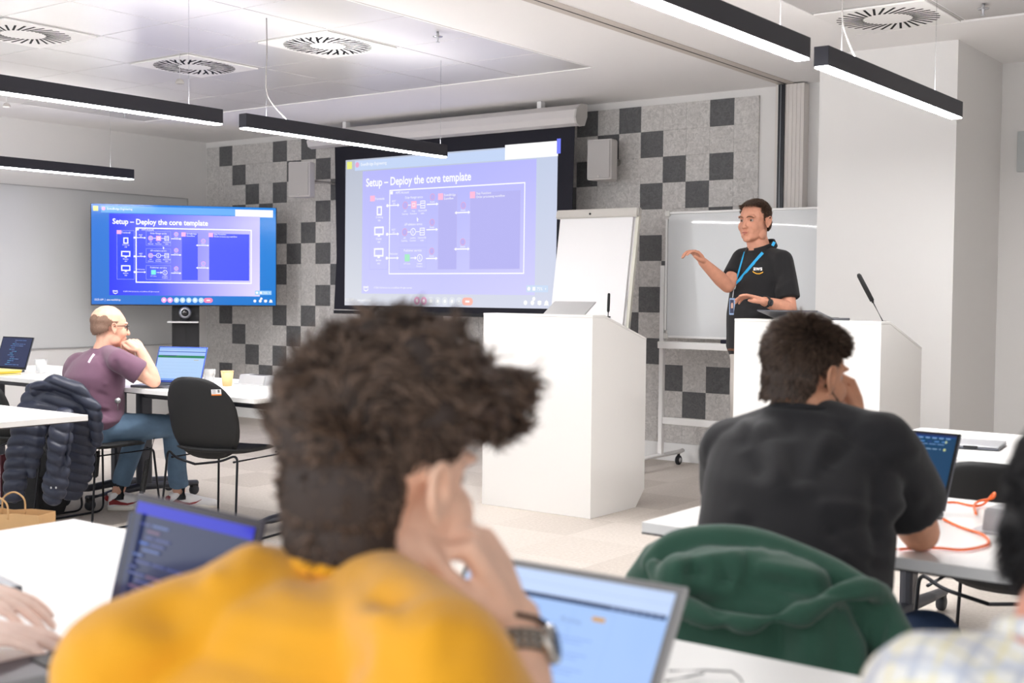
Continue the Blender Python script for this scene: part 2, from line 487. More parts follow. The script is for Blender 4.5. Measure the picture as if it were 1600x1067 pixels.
bm = box2(-10.4, -9.43, -.9, 8.4, CE, CE+.1); box2(-9.43, 2.0, 7.0, 8.4, CE, CE+.1, bm=bm); box2(-4.6, -2.76, -.9, 7.0, CE, CE+.1, bm=bm)
box2(-9.43, -4.6, -.9, 7.0, CE+.03, CE+.1, bm=bm); box2(-2.76, 2.0, -.9, 7.0, CE+.03, CE+.1, bm=bm)
tag(obj('wall_side', box2(2.0, 2.12, -.9, WY, 0, CE+.1), WALL), kind='structure')
tag(obj('ceiling', bm, CEIL), kind='structure')
# metal ceiling tiles: modelled tiles with narrow bright joints
CT_M = mat('metal_ceiling_tile', (206, 203, 202), .28, spec=.6, bump=.02, bscale=15)
CT_J = mat('ceiling_tile_joint', (222, 220, 220), .5)
def tile_field(x0, x1, y0, y1, ox, oy, p=.635, skip=()):
    bm = box2(x0, x1, y0, y1, CE+.004, CE+.03, mi=1)
    i = math.floor((x0-ox)/p)
    while ox+i*p < x1:
        j = math.floor((y0-oy)/p)
        while oy+j*p < y1:
            a0, a1 = max(x0, ox+i*p+.005), min(x1, ox+(i+1)*p-.005); b0, b1 = max(y0, oy+j*p+.005), min(y1, oy+(j+1)*p-.005)
            if a1-a0 > .02 and b1-b0 > .02: box2(a0, a1, b0, b1, CE+.0015, CE+.01, mi=0, bm=bm)
            j += 1
        i += 1
    return bm
tag(obj('ceiling', tile_field(-9.43, -4.6, -.9, 7.0, -5.21, 5.135), [CT_M, CT_J]), kind='structure')
CT_R = mat('grey_ceiling_tile', (186, 183, 182), .5, bump=.02, bscale=15)
tag(obj('ceiling', tile_field(-2.76, 2.0, -.9, 6.96, -2.76, 6.96-.635*12), [CT_R, CT_J]), kind='structure')
tag(obj('trim_1', box2(-4.6, -4.585, -.9, 7.0, CE-.004, CE, bm=box2(-9.43, -4.585, 7.0, 7.015, CE-.004, CE)), CEIL), kind='structure')
# partition track in the ceiling and its wall post
TRB = mat('track_beige', (205, 196, 188), .6)
bm = box2(-3.84, -3.722, -.9, 8.30, CE-.006, CE, mi=0); box2(-3.785, -3.777, -.9, 8.30, CE-.0075, CE-.005, mi=1, bm=bm)
tag(obj('trim_2', bm, [TRB, BLACK]), kind='structure')
bm = box2(-3.86, -3.83, 8.29, WY, 0, CE-.01, mi=0); box2(-3.83, -3.782, 8.27, WY, 0, CE-.01, mi=1, bm=bm); box2(-3.782, -3.64, 8.285, WY, 0, CE-.01, mi=0, bm=bm)
box2(-3.812, -3.806, 8.266, 8.272, 0, CE-.01, mi=2, bm=bm)
for k in range(4): box2(-3.76+k*.03, -3.755+k*.03, 8.281, 8.287, 0, CE-.01, mi=0, bm=bm)
tag(obj('trim_3', bm, [mat('post_beige', (226, 220, 215), .6), DARKMETAL, GREYM]), kind='structure')
tag(obj('baseboard_front', box2(WX, -3.9, WY-.022, WY, 0, .14, .003), mat('white_skirting', (240, 240, 239), .45)), kind='structure')
tag(obj('baseboard_right', box2(-3.6, 2.0, WY-.022, WY, 0, .14, .003), WHITEM), kind='structure')

# felt acoustic panel, 31 x 13 squares of 0.2 m
def felt(name, col):
    m = mat(name, col, .95, bump=.5, bscale=120, spec=.1)
    nt = m.node_tree; b = nt.nodes['Principled BSDF']
    tc = nt.nodes.new('ShaderNodeTexCoord'); n = nt.nodes.new('ShaderNodeTexNoise'); n.inputs['Scale'].default_value = 28; n.inputs['Detail'].default_value = 12; n.inputs['Roughness'].default_value = .75
    n.inputs['Distortion'].default_value = 1.5
    nt.links.new(tc.outputs['Object'], n.inputs['Vector']); r = nt.nodes.new('ShaderNodeValToRGB')
    c = lin(col); r.color_ramp.elements[0].position = .34; r.color_ramp.elements[1].position = .66
    r.color_ramp.elements[0].color = tuple(v*.72 for v in c)+(1,); r.color_ramp.elements[1].color = tuple(min(1, v*1.22) for v in c)+(1,)
    nt.links.new(n.outputs['Fac'], r.inputs[0]); nt.links.new(r.outputs[0], b.inputs['Base Color']); return m
DARK = {0: [1, 5, 7, 11, 14, 19, 23, 25, 29], 1: [2, 6, 8, 12, 17, 24, 26], 2: [3, 5, 9, 13, 18, 20, 23, 27, 29], 3: [2, 4, 8, 12, 16, 22, 26, 28],
        4: [5, 7, 11, 15, 21, 25, 29], 5: [6, 8, 12, 17, 20, 26], 6: [5, 9, 13, 18, 24, 27], 7: [4, 8, 12, 16, 22, 26, 29], 8: [1, 5, 7, 11, 15, 20, 25],
        9: [2, 6, 9, 13, 19, 24, 26, 30], 10: [3, 5, 10, 14, 18, 22, 27, 29], 11: [1, 4, 8, 12, 17, 21, 28], 12: []}
PX0, PZ1 = -10.234, 2.752
bm = bmesh.new()
yf, yb = WY-.016, WY
for r in range(13):
    for c in range(31):
        x0 = PX0+c*.2004; z1 = PZ1-r*.2009; e = .0006
        box2(x0+e, x0+.2004-e, yf, yb, z1-.2009+e, z1-e, mi=1 if c in DARK[r] else 0, bm=bm)
o = obj('acoustic_wall_panel', bm, [felt('light_grey_felt', (206, 203, 200)), felt('dark_grey_felt', (108, 108, 109))])
tag(o, 'grey felt acoustic panel with scattered dark squares covering the front wall', 'wall panel')

# writable glossy wall board on the left wall
wb = thing('wall_whiteboard', 'huge glossy white writing board covering the left wall', 'whiteboard', (WX, 3.2, .73))
GLOSSW = mat('glossy_white_board', (212, 213, 213), .09, spec=.6)
obj('board', box2(WX+.001, WX+.012, -.8, 8.12, .74, 2.21), GLOSSW, wb, True)
obj('frame', box2(WX+.001, WX+.018, -.8, 8.13, 2.21, 2.218, bm=box2(WX+.001, WX+.02, -.8, 8.13, .73, .74, bm=box2(WX+.001, WX+.018, 8.12, 8.13, .74, 2.21))), mat('board_trim', (180, 180, 180), .4, metal=.3), wb, True)

# ceiling diffusers with radial swirl slots
def diffuser(cx, cy, n, label, rin=(.11, .17), ro=.27, pin=.62):
    t = thing('air_diffuser', label, 'air vent', (cx, cy, CE), 0, None)
    obj('face_plate', box2(-.3, .3, -.3, .3, -.010, .0, .002), mat('diffuser_white', (238, 236, 234), .45), t)
    bm = bmesh.new(); bmb = bmesh.new()
    for k in range(n):
        a = 2*math.pi*k/n; r0 = rin[k % 2]; r1 = ro
        p0 = Vector((math.cos(a)*r0, math.sin(a)*r0, 0)); p1 = Vector((math.cos(a+.28)*r1, math.sin(a+.28)*r1, 0))
        d = (p1-p0).normalized(); s = Vector((-d.y, d.x, 0))*.0065
        bs = [b_ for b_ in (p0-s, p1-s, p1+s, p0+s)]
        lo = [bm.verts.new(v+Vector((0, 0, -.0112))) for v in bs]; hi = [bm.verts.new(v+Vector((0, 0, -.009))) for v in bs]
        bm.faces.new(lo[::-1]); bm.faces.new(hi)
        for q in range(4): bm.faces.new((lo[q], lo[(q+1) % 4], hi[(q+1) % 4], hi[q]))
    bmesh.ops.recalc_face_normals(bm, faces=bm.faces)
    obj('slots', bm, mat('slot_black', (6, 7, 10), .6, spec=.1), t); return t
diffuser(-5.527, 5.452, 48, 'square ceiling vent with round swirl slots, nearest the sprinkler head')
diffuser(-6.80, 5.452, 48, 'square ceiling vent with swirl slots behind the white hanging microphone')
diffuser(-6.80, 4.182, 32, 'square ceiling vent with swirl slots at the top left frame edge', (.13, .13))
diffuser(-8.705, 5.452, 32, 'square ceiling vent glimpsed under the near left hanging lamp', (.13, .13))
diffuser(-2.4425, 6.6425, 32, 'square swirl ceiling vent at the upper right, in front of the white column', (.13, .13))

# pendant linear lamps
ADDED_UP = emit('added_uplight_glow', (1, .98, .97), LIGHT_STRENGTH*.36)  # glow for the added uplights that brighten the ceiling
def lamp(cx, y0, y1, label, cable_end=None, wires=(.17, .88), vis=True):
    t = thing('pendant_lamp', label, 'hanging lamp', (cx, (y0+y1)/2, 2.175), 0, None)
    h = (y1-y0)/2
    bm = box2(-.03, .03, -h, h, .006, .083, .0012); obj('housing', bm, FIXT, t)
    obj('light_strip', box2(-.026, .026, -h+.004, h-.004, .0, .0065), LED, t)
    obj('added_uplight_strip', box2(-.02, .02, -h+.01, h-.01, .0828, .0832), ADDED_UP, t)  # unseen strip on the housing top, added to lift the ceiling brightness
    for w in wires:
        y = -h+w*2*h
        tube('suspension_wire', [(0, y, .083), (0, y, CE-2.175)], .0008, GREYM, t, 5)
    if cable_end is not None:
        y = -h+wires[0]*2*h
        pts = spline([(0, y+.16, .083), (.0, y+.05, .16), (0, y-.0, .24), (.004, y, .45), (0, y+cable_end, CE-2.175)], 5)
        tube('power_cable', pts, .0035, mat('cable_grey', (150, 145, 142), .5), t, 6)
    return t
lamp(-5.28, 2.70, 4.40, 'black linear hanging lamp crossing the upper left corner, the long near one')
lamp(-5.28, 4.56, 6.28, 'black linear hanging lamp right above the projection screen top, grey cable on it', .0, (.10, .977))
lamp(-8.52, 4.50, 6.20, 'black linear hanging lamp low at the far left, closest to the left wall')
lamp(-1.945, 2.70, 4.41, 'black linear hanging lamp at top centre right, cut by the upper frame edge')
lamp(-1.945, 4.58, 6.27, 'black linear hanging lamp in front of the white column on the right', .0, (.12, .8))
# hanging microphones
def hang_mic(x, y, z, label):
    t = thing('ceiling_microphone', label, 'microphone', (x, y, z))
    lathe('microphone_ball', [(.001, .03), (.018, .024), (.028, .008), (.029, 0), (.026, -.004), (.001, -.006)], mat('mic_grey', (178, 174, 170), .6), t, 20)
    tube('stem', [(0, 0, .03), (0, 0, CE-z)], .0035, WHITEM, t, 6)
hang_mic(-6.54, 5.125, 2.62, 'small white dome microphone hanging from the ceiling beside the swirl vent')
hang_mic(-8.53, 5.11, 2.63, 'small white dome microphone hanging at the far left, under the near lamp')
def sprinkler(x, y, label, k=1.0):
    t = thing('sprinkler_head', label, 'sprinkler', (x, y, CE))
    lathe('deflector', [(.006, -.028), (.028*k, -.027), (.03*k, -.024), (.006, -.022)], mat('chrome', (200, 200, 205), .15, metal=1), t, 16)
    lathe('body', [(.007, -.0), (.009, -.02), (.006, -.04), (.004, -.055), (.012, -.057), (.012, -.06), (.001, -.061)], ALU, t, 12)
    lathe('glass_bulb', [(.001, -.032), (.0035, -.036), (.0035, -.05), (.001, -.053)], mat('red_glass', (200, 60, 40), .2), t, 8)
sprinkler(-4.73, 5.56, 'chrome ceiling sprinkler head between the swirl vent and the white bulkhead')
sprinkler(-1.93, 6.62, 'chrome ceiling sprinkler head at the top right frame edge')
sprinkler(-9.03, 6.50, 'tiny white ceiling sprinkler near the back left corner', .5)
# cable stub sign on the far right wall
t = thing('wall_speaker_panel', 'flat grey panel on the wall at the right frame edge', 'wall panel', (-2.05, WY, 2.2))
obj('panel', box2(-2.20, -1.85, WY-.03, WY, 2.10, 2.36, .004), mat('panel_grey', (190, 194, 194), .5), t, True)

# ================================================================== SLIDE PICTURE
class Pic:
    """flat picture drawn with coloured polygons; coordinates are picture units 0..1504 x 0..800, y down"""
    def __init__(s, O, U, V_, n): s.O, s.U, s.V_, s.n = Vector(O), Vector(U), Vector(V_), Vector(n).normalized(); s.v, s.f, s.c = [], [], []; s.k = 0
    def pt(s, x, y): return s.O+s.U*(x/1504)+s.V_*(y/800)+s.n*(.0004+.00025*s.k)
    def poly(s, pts, col, cols=None):
        b = len(s.v); s.v += [s.pt(*p) for p in pts]; s.f.append(tuple(range(b, b+len(pts))))
        for i in range(len(pts)): s.c.append(lin((cols[i] if cols else col))+(1,))
    def rect(s, x0, y0, x1, y1, col, cols=None): s.k += 1; s.poly([(x0, y0), (x1, y0), (x1, y1), (x0, y1)], col, cols)
    def grad(s, x0, y0, x1, y1, stops):
        s.k += 1
        for (xa, ca, cb), (xb, cc, cd) in zip(stops[:-1], stops[1:]):
            for j in range(4):
                m = lambda p, q, t: tuple(p[i]*(1-t)+q[i]*t for i in range(3))
                t0, t1 = j/4, (j+1)/4
                X0, X1 = x0+(x1-x0)*xa, x0+(x1-x0)*xb; Y0, Y1 = y0+(y1-y0)*t0, y0+(y1-y0)*t1
                s.poly([(X0, Y0), (X1, Y0), (X1, Y1), (X0, Y1)], None, [m(ca, cb, t0), m(cc, cd, t0), m(cc, cd, t1), m(ca, cb, t1)])
    def frame(s, x0, y0, x1, y1, t, col):
        s.k += 1
        for a in ((x0, y0, x1, y0+t), (x0, y1-t, x1, y1), (x0, y0+t, x0+t, y1-t), (x1-t, y0+t, x1, y1-t)):
            s.poly([(a[0], a[1]), (a[2], a[1]), (a[2], a[3]), (a[0], a[3])], col)
    def disc(s, x, y, r, col, ry=None):
        s.k += 1; s.poly([(x+r*math.cos(t*math.pi/8), y+(ry or r)*math.sin(t*math.pi/8)) for t in range(16)], col)
    def ring(s, x, y, r, w, col):
        s.k += 1
        for t in range(16):
            a, b = t*math.pi/8, (t+1)*math.pi/8
            s.poly([(x+r*math.cos(a), y+r*math.sin(a)), (x+r*math.cos(b), y+r*math.sin(b)), (x+(r-w)*math.cos(b), y+(r-w)*math.sin(b)), (x+(r-w)*math.cos(a), y+(r-w)*math.sin(a))], col)
    def text(s, x, y, st, size, col, bold=False, width=None, center=False):
        s.k += 1; Vt, Ft = text_geo(st, size, bold)
        if not Vt: return
        xs = [v.x for v in Vt]; w = max(xs)-min(xs); sx = (width/w) if width else 1
        x0 = x-min(xs)*sx-(w*sx/2 if center else 0)
        b = len(s.v); s.v += [s.pt(x0+v.x*sx, y-v.y) for v in Vt]
        for f in Ft:
            s.f.append(tuple(b+i for i in f)); s.c += [lin(col)+(1,)]*len(f)
    def arrow(s, x0, x1, y, col, w=5, both=False):
        s.rect(x0, y-w/2, x1, y+w/2, col); s.k += 1
        s.poly([(x1-12, y-9), (x1+2, y), (x1-12, y+9)], col)
        if both: s.poly([(x0+12, y-9), (x0-2, y), (x0+12, y+9)], col)
    def build(s, name, m, parent):
        me = me_from(name, s.v, s.f)
        at = me.color_attributes.new('picture', 'FLOAT_COLOR', 'CORNER')
        at.data.foreach_set('color', [v for c in s.c for v in c])
        return obj(name, me, m, parent, True)
def slide(pc, tv):
    Wt = (255, 255, 255)
    if tv:
        BG = (0, 118, 214); HD = (96, 168, 246); DK = (62, 78, 255); LN = (150, 160, 255); BT = (0, 112, 205); PK = (255, 170, 235)
        pc.grad(-3, -8, 1507, 808, [(0, (0, 112, 214), (0, 104, 200)), (1, (0, 128, 220), (0, 118, 205))])
        st = [(0, (0, 40, 255), (10, 30, 245)), (.3, (75, 85, 245), (60, 80, 250)), (.6, (140, 140, 250), (160, 155, 250)), (1, (190, 185, 255), (225, 215, 255))]
        ICO = (255, 175, 225); SHAPE = (175, 170, 250)
    else:
        BG = (196, 206, 228); HD = (196, 214, 246); DK = (184, 182, 243); LN = (190, 190, 250); BT = (212, 216, 232); PK = (232, 170, 205)
        pc.grad(0, 0, 1504, 800, [(0, (186, 192, 208), (220, 223, 232)), (.9, (194, 206, 230), (214, 218, 236)), (1, (196, 206, 232), (214, 218, 236))])
        st = [(0, (186, 186, 250), (206, 206, 255)), (.5, (180, 182, 255), (204, 204, 255)), (1, (186, 186, 255), (212, 210, 255))]
        ICO = (255, 190, 222); SHAPE = (188, 178, 244)
    pc.rect(75, 8, 1170 if tv else 1170, 62, HD)
    pc.rect(1166, 12 if tv else -12, 1482 if tv else 1506, 72 if tv else 62, Wt)
    if not tv: pc.rect(1498, -22, 1522, 50, (120, 130, 255))
    pc.rect(12, 10, 52, 50, (235, 240, 130)); pc.disc(94, 30, 15, PK)
    pc.text(124, 38, 'EventBridge Engineering', 24, Wt, width=200)
    pc.grad(138, 68, 1372, 734, st)
    pc.text(166, 152, 'Setup – Deploy the core template', 62, Wt, True, width=774)
    # swim lane of frontends
    pc.frame(199, 204, 340, 604, 3, LN)
    if tv: pc.rect(203, 208, 336, 600, (20, 55, 255))
    pc.rect(199, 203, 236, 234, ICO); pc.text(240, 228, 'Frontends', 20, Wt, width=70)
    pc.frame(252, 262, 292, 312, 9, Wt); pc.text(272, 326, 'Ordering', 15, Wt, center=True); pc.text(272, 342, 'app', 15, Wt, center=True)
    for yy, tt in ((372, 'Display'), (488, 'Barista')):
        pc.frame(234, yy, 308, yy+46, 9, Wt); pc.rect(262, yy+46, 280, yy+54, Wt); pc.text(271, yy+70, tt, 15, Wt, center=True); pc.text(271, yy+86, 'app', 15, Wt, center=True)
    pc.frame(350, 178, 1304, 630, 9 if tv else 6, Wt)
    pc.rect(358, 186, 376, 202, Wt); pc.text(398, 202, 'AWS Account', 22, Wt, width=100)
    for yy, tt in ((206, 'Order Manager service'), (348, 'API validation service'), (486, 'Publisher service')):
        pc.frame(434, yy, 636, yy+118, 3, LN); pc.text(535, yy+24, tt, 19, Wt, center=True, width=132)
        y2 = yy+58
        if yy < 480:
            pc.disc(472, y2, 19, SHAPE); pc.ring(472, y2, 20, 3, PK)
            if yy < 300: pc.rect(516, y2-20, 556, y2+20, ICO); pc.frame(526, y2-10, 546, y2+10, 3, Wt)
            else: pc.ring(535, y2, 20, 4, Wt); pc.text(535, y2+9, '\u03bb', 26, Wt, center=True)
            pc.frame(584, y2-20, 620, y2+20, 4, Wt)
            for q in (-7, 6): pc.rect(586, y2+q-2, 618, y2+q+2, Wt)
            pc.rect(492, y2-2, 515, y2+2, Wt); pc.rect(557, y2-2, 583, y2+2, Wt)
            for xx, l1, l2 in ((472, 'API', 'Gateway'), (535, 'Step' if yy < 300 else 'Lambda', 'Functions' if yy < 300 else 'Function'), (602, 'DynamoDB', 'table')):
                pc.text(xx, y2+36, l1, 13, Wt, center=True); pc.text(xx, y2+50, l2, 13, Wt, center=True)
        else:
            pc.rect(476, y2-20, 514, y2+18, (120, 235, 225) if tv else (170, 236, 200)); pc.ring(588, y2, 20, 4, Wt); pc.text(588, y2+9, '\u03bb', 26, Wt, center=True)
            pc.arrow(520, 564, y2, Wt, 4); pc.text(495, y2+34, 'IoT Core', 13, Wt, center=True)
            pc.text(588, y2+34, 'Lambda', 13, Wt, center=True); pc.text(588, y2+48, 'Function', 13, Wt, center=True)
    for yy in (262, 415, 543):
        pc.arrow(338, 432, yy, Wt, 5, True); pc.disc(342, yy, 8, Wt); pc.text(393, yy-18, 'REST' if yy < 500 else 'WebSocket', 14, Wt, center=True)
        if yy < 500: pc.text(393, yy-4, 'API', 13, Wt, center=True)
    for yy in (266, 398, 548):
        pc.arrow(638, 720, yy, Wt, 6); pc.disc(680, yy-38, 17, SHAPE); pc.ring(680, yy-38, 18, 3, PK); pc.text(680, yy-8, 'Events', 13, Wt, center=True)
    for x0, x1, l1, l2, w in ((726, 856, 'EventBridge', 'Eventflow', 0), (950, 1283, 'Step Functions', 'Order processing workflow', 1)):
        pc.rect(x0, 218, x1, 604, DK)
        if not tv: pc.frame(x0-2, 200, x1+2, 606, 2, (196, 190, 240))
        pc.rect(x0-4, 212, x0+32, 246, ICO); pc.text(x0+40, 228, l1, 17, Wt); pc.text(x0+40, 246, l2, 17, Wt)
    for yy in (316, 502):
        pc.arrow(844, 948, yy, Wt, 6, True); pc.disc(902, yy-36, 17, SHAPE); pc.ring(902, yy-36, 18, 3, PK); pc.text(902, yy-8, 'Events', 13, Wt, center=True)
    pc.poly([(572, 330), (586, 344), (578, 345), (582, 354), (576, 354), (572, 348)], Wt)
    # small footer logo and copyright line
    pc.text(168, 706, 'aws', 26, Wt, True, width=40); pc.k += 1
    pc.poly([(168, 709), (189, 718), (210, 709), (206, 716), (189, 724), (172, 716)], Wt)
    pc.text(252, 706, '© 2024, Web Services, Inc. or its affiliates. All rights reserved.', 14, Wt, width=290)
    if tv: pc.rect(1332, 686, 1470, 720, (150, 200, 250))
    else: pc.rect(1332, 686, 1470, 720, (205, 222, 246))
    pc.disc(1348, 703, 10, Wt); pc.rect(1372, 694, 1390, 712, Wt); pc.text(1400, 711, '75%  +', 22, Wt)
    pc.text(24, 778, '10:23 AM  |  aws-workshop', 24, Wt, width=206)
    for i, xx in enumerate((580, 630, 682, 732, 783, 834, 884)):
        pc.disc(xx, 770, 22, PK if i < 2 else ((190, 222, 250) if tv else (226, 230, 238))); pc.disc(xx, 770, 9 if i < 6 else 5, Wt)
    pc.rect(925, 750, 960, 790, (255, 130, 175) if tv else (255, 186, 172)); pc.disc(925, 770, 20, (255, 130, 175) if tv else (255, 186, 172)); pc.disc(960, 770, 20, (255, 130, 175) if tv else (255, 186, 172)); pc.rect(928, 765, 957, 775, Wt)
    for xx in (1330, 1375, 1420, 1464): pc.disc(xx, 772, 12, Wt)
    pc.disc(1384, 752, 10, Wt); pc.rect(1408, 762, 1432, 780, Wt); pc.k += 1; pc.poly([(1464, 756), (1480, 784), (1448, 784)], Wt)

# ================================================================== PROJECTION SCREEN
SY = 8.0
ps = thing('projection_screen', 'pull-down projection screen showing a pale lavender slide, black borders', 'projection screen', (-6.72, SY, 1.1))
scr = prism([(-8.02, 1.125), (-5.475, 1.10), (-5.43, 1.6), (-5.405, 2.65), (-8.02, 2.65), (-7.99, 1.6)], 'y', SY+.002, SY+.006)
obj('screen_fabric', scr, mat('black_screen_fabric', (22, 22, 34), .8), ps, True)
pc = Pic((-7.879, SY+.0015, 2.462), (2.316, 0, .003), (-.006, 0, -1.300), (0, -1, 0))
slide(pc, False); pc.build('projected_picture', screen_mat('projected_picture_glow', .93, .9), ps)
prof = [(.0, -.005), (.02, -.065), (.055, -.075), (.085, -.06), (.095, -.02), (.085, .035), (.05, .075), (0, .08)]
hs = prism([(SY+.075-p[0]*1.6, 2.668+p[1]*1.12) for p in prof], 'x', -8.30, -5.36)
hs2 = obj('screen_housing', hs, mat('screen_housing_white', (212, 208, 206), .45), ps, True)
obj('end_cap', prism([(SY+.085-p[0]*1.72, 2.668+p[1]*1.18) for p in prof], 'x', -5.362, -5.345), mat('end_cap_grey', (190, 187, 184), .5), ps, True)
for x in (-7.9, -5.75): obj('bracket', box2(x-.02, x+.02, SY+.0, SY+.06, 2.745, CE-.0005, .003), WHITEM, ps, True)
obj('bottom_bar', box2(-8.02, -5.475, SY-.006, SY+.012, 1.085, 1.115, .004), DARKMETAL, ps, True)

# ================================================================== TV ON TROLLEY
TL, TR, BL = W(141, 318.4, 11.30), W(432.6, 323.6, 11.68), W(140.7, 477.3, 11.30)
U = Vector((TR.x-TL.x, TR.y-TL.y, 0)); wT = U.length; u = U.normalized(); nT = Vector((u.y, -u.x, 0)); hT = .935
z1 = (TL.z+TR.z)/2; mid = Vector(((TL.x+TR.x)/2, (TL.y+TR.y)/2, 0))
tv = thing('television', 'large flat television in the left corner showing a vivid blue slide', 'television', (mid.x, mid.y, z1-hT), math.atan2(u.y, u.x))
def tvw(a, b, c): return mid+u*a+nT*b+Vector((0, 0, c))       # along, towards the room, height
bm = boxes(((0, .03, hT/2), (wT, .05, hT), .006), ((0, .075, hT*.45), (wT*.6, .05, hT*.6), .01))
obj('casing', bm, mat('tv_bezel', (40, 38, 44), .35), tv)
O = tvw(-wT/2+.012, .0, z1-.012)
pc = Pic(O-nT*(-.0), u*(wT-.024), (0, 0, -(hT-.032)), nT); 
slide(pc, True); pc.build('display', screen_mat('tv_glow', 1.0, .12), tv)
# trolley
tr = thing('tv_trolley', 'black upright trolley column behind and below the television', 'tv stand', (mid.x-nT.x*.16, mid.y-nT.y*.16, 0), math.atan2(u.y, u.x))
obj('column', boxes(((.0, 0, 1.0), (.25, .07, 1.75), .008), ((-.115, -.04, .95), (.012, .012, 1.6)), ((.115, -.04, .95), (.012, .012, 1.6)), ((.0, -.038, .95), (.01, .01, 1.5))), mat('trolley_black', (32, 31, 34), .45), tr)
for s in (-1, 1):
    b = tube('base_arm', [(s*.12, .2, .09), (s*.30, -.42, .075)], [.035, .028], BLACK, tr, 10, flat=.7)
    for yy in (.2, -.42):
        xx = s*(.12 if yy > 0 else .30); V, Fc = lathe_geo([(.0, -.022), (.03, -.022), (.034, -.016), (.034, .016), (.03, .022), (0, .022)], 18)
        me = me_from('caster', V, Fc, True); me.transform(Matrix.Translation((xx, yy, .036)) @ Matrix.Rotation(math.pi/2, 4, 'Y')); obj('caster', me, BLACK, tr)
obj('accessory_box', boxes(((.0, -.12, .33), (.62, .22, .12), .02)), BLACK, tr)
sh = obj('camera_shelf', boxes(((-.02, -.14, .985), (.28, .16, .014), .003)), WHITEM, tr)
cmr = thing('conference_camera', 'round black conference camera on the small shelf under the television', 'camera', tuple(Vector((tr.location.x, tr.location.y, .9925))+nT*.15), math.atan2(u.y, u.x))
lathe('base', [(.001, 0), (.045, 0), (.042, .02), (.001, .02)], DARKMETAL, cmr, 20)
me_V, me_F = lathe_geo([(.001, -.05), (.045, -.05), (.058, -.035), (.060, .02), (.055, .045), (.048, .05), (.046, .046), (.001, .046)], 24)
me = me_from('camera_head', me_V, me_F, True); me.transform(Matrix.Translation((0, -.0, .08)) @ Matrix.Rotation(math.pi/2, 4, 'X')); obj('camera_head', me, mat('camera_grey', (60, 62, 72), .3), cmr)
V, Fc = lathe_geo([(.034, 0), (.052, 0), (.053, .004), (.036, .006)], 24, close=False); me = me_from('lens_ring', V, Fc, True)
me.transform(Matrix.Translation((0, -.047, .08)) @ Matrix.Rotation(math.pi/2, 4, 'X')); obj('lens_ring', me, mat('ring_light', (170, 172, 180), .3, metal=.7), cmr)
V, Fc = lathe_geo([(.001, .012), (.02, .010), (.033, 0)], 20, close=False); me = me_from('lens', V, Fc, True)
me.transform(Matrix.Translation((0, -.047, .08)) @ Matrix.Rotation(math.pi/2, 4, 'X')); obj('lens', me, mat('lens_glass', (10, 12, 20), .05, coat=1), cmr)

# ================================================================== SPEAKERS
def speaker(px, py, d, yaw, label):
    c = W(px, py, d); t = thing('wall_speaker', label, 'speaker', (c.x, c.y, c.z-.155), yaw)
    cab = mat('speaker_white', (208, 204, 201), .5)
    w, h, dp = .105, .155, .20
    pts = [(-w, 0), (w, 0), (w, .10), (w*.55, dp), (-w*.55, dp), (-w, .10)]
    bm = prism(pts, 'z', 0, 2*h); bmesh.ops.bevel(bm, geom=list(bm.edges), offset=.006, segments=2, affect='EDGES')
    obj('cabinet', bm, cab, t)
    obj('grille', boxes(((0, -.004, h), (2*w-.02, .012, 2*h-.02), .004)), mat('speaker_grille', (190, 187, 185), .7, bump=.6, bscale=700), t)
    b = lathe('badge', [(.0001, 0), (.009, 0), (.009, .003), (.0001, .003)], cab, t, 16)
    b.data.transform(Matrix.Translation((0, -.009, .025)) @ Matrix.Rotation(math.pi/2, 4, 'X'))
    fr = t.matrix_basis if False else Matrix.Rotation(-yaw, 3, 'Z')
    toW = fr @ Vector((0, WY-.02-c.y, 0))
    a = Vector((0, dp-.02, h)); e = Vector((toW.x, toW.y, h))
    if (e-a).length < .02: e = a+Vector((0, .03, 0))
    tube('wall_bracket', [a, e], .028, cab, t, 12); return t
speaker(1183-247, 249, 9.55, .10, 'off-white box speaker on the felt wall right of the projection screen')
speaker(467, 280, 11.0, .35, 'off-white box speaker on the felt wall left of the projection screen')

# ================================================================== LECTERNS
def lectern(xl, xr, label):
    t = thing('lectern', label, 'lectern', ((xl+xr)/2, 5.885, 0)); h = (xr-xl)/2
    P_ = [(0, 0), (.50, 0), (.60, .10), (.60, 1.02), (.18, 1.146), (.13, 1.163), (0, 1.163)]
    bm = prism([(0, 0), (.50, 0), (.60, .10), (.60, 1.01), (.18, 1.136), (.13, 1.152), (0, 1.152)], 'x', -h, h)
    bmesh.ops.bevel(bm, geom=list(bm.edges), offset=.0015, segments=1, affect='EDGES'); obj('body', bm, LECT, t)
    bm = prism([(-.0, 1.153), (.13, 1.153), (.18, 1.137), (.60, 1.011), (.60, 1.022), (.18, 1.148), (.13, 1.165), (0, 1.165)], 'x', -h, h)
    obj('worktop', bm, LECT, t)
    obj('shelf_opening', boxes(((0, .598, .55), (2*h-.08, .008, .8), .002)), mat('lectern_inside', (150, 150, 150), .6), t)
    return t
lectern(-4.627, -3.838, 'white angular lectern in the centre, behind the man in yellow')
lectern(-2.95, -2.163, 'white angular lectern on the right, the presenter standing at it')
def mic(base, tip, label, k0=.42, r=.010):
    b, e = Vector(base), Vector(tip); t = thing('gooseneck_microphone', label, 'microphone', b)
    m = b+(e-b)*k0
    tube('gooseneck', [b, m], .0032, BLACK, t, 8, world=True)
    d = (e-m); tube('microphone_capsule', [m, m+d*.06, m+d*.5, m+d*.94, e], [r*.7, r, r*1.05, r, r*.6], mat('mic_black', (20, 20, 22), .6, bump=.5, bscale=600), t, 12, world=True)
    lathe('socket', [(.001, 0), (.016, 0), (.014, .008), (.001, .009)], BLACK, t, 14)
mic((-3.862, 6.085, 1.150), tuple(W(951.5, 458, 7.2)), 'short black stick microphone on the central lectern', .22, .008)
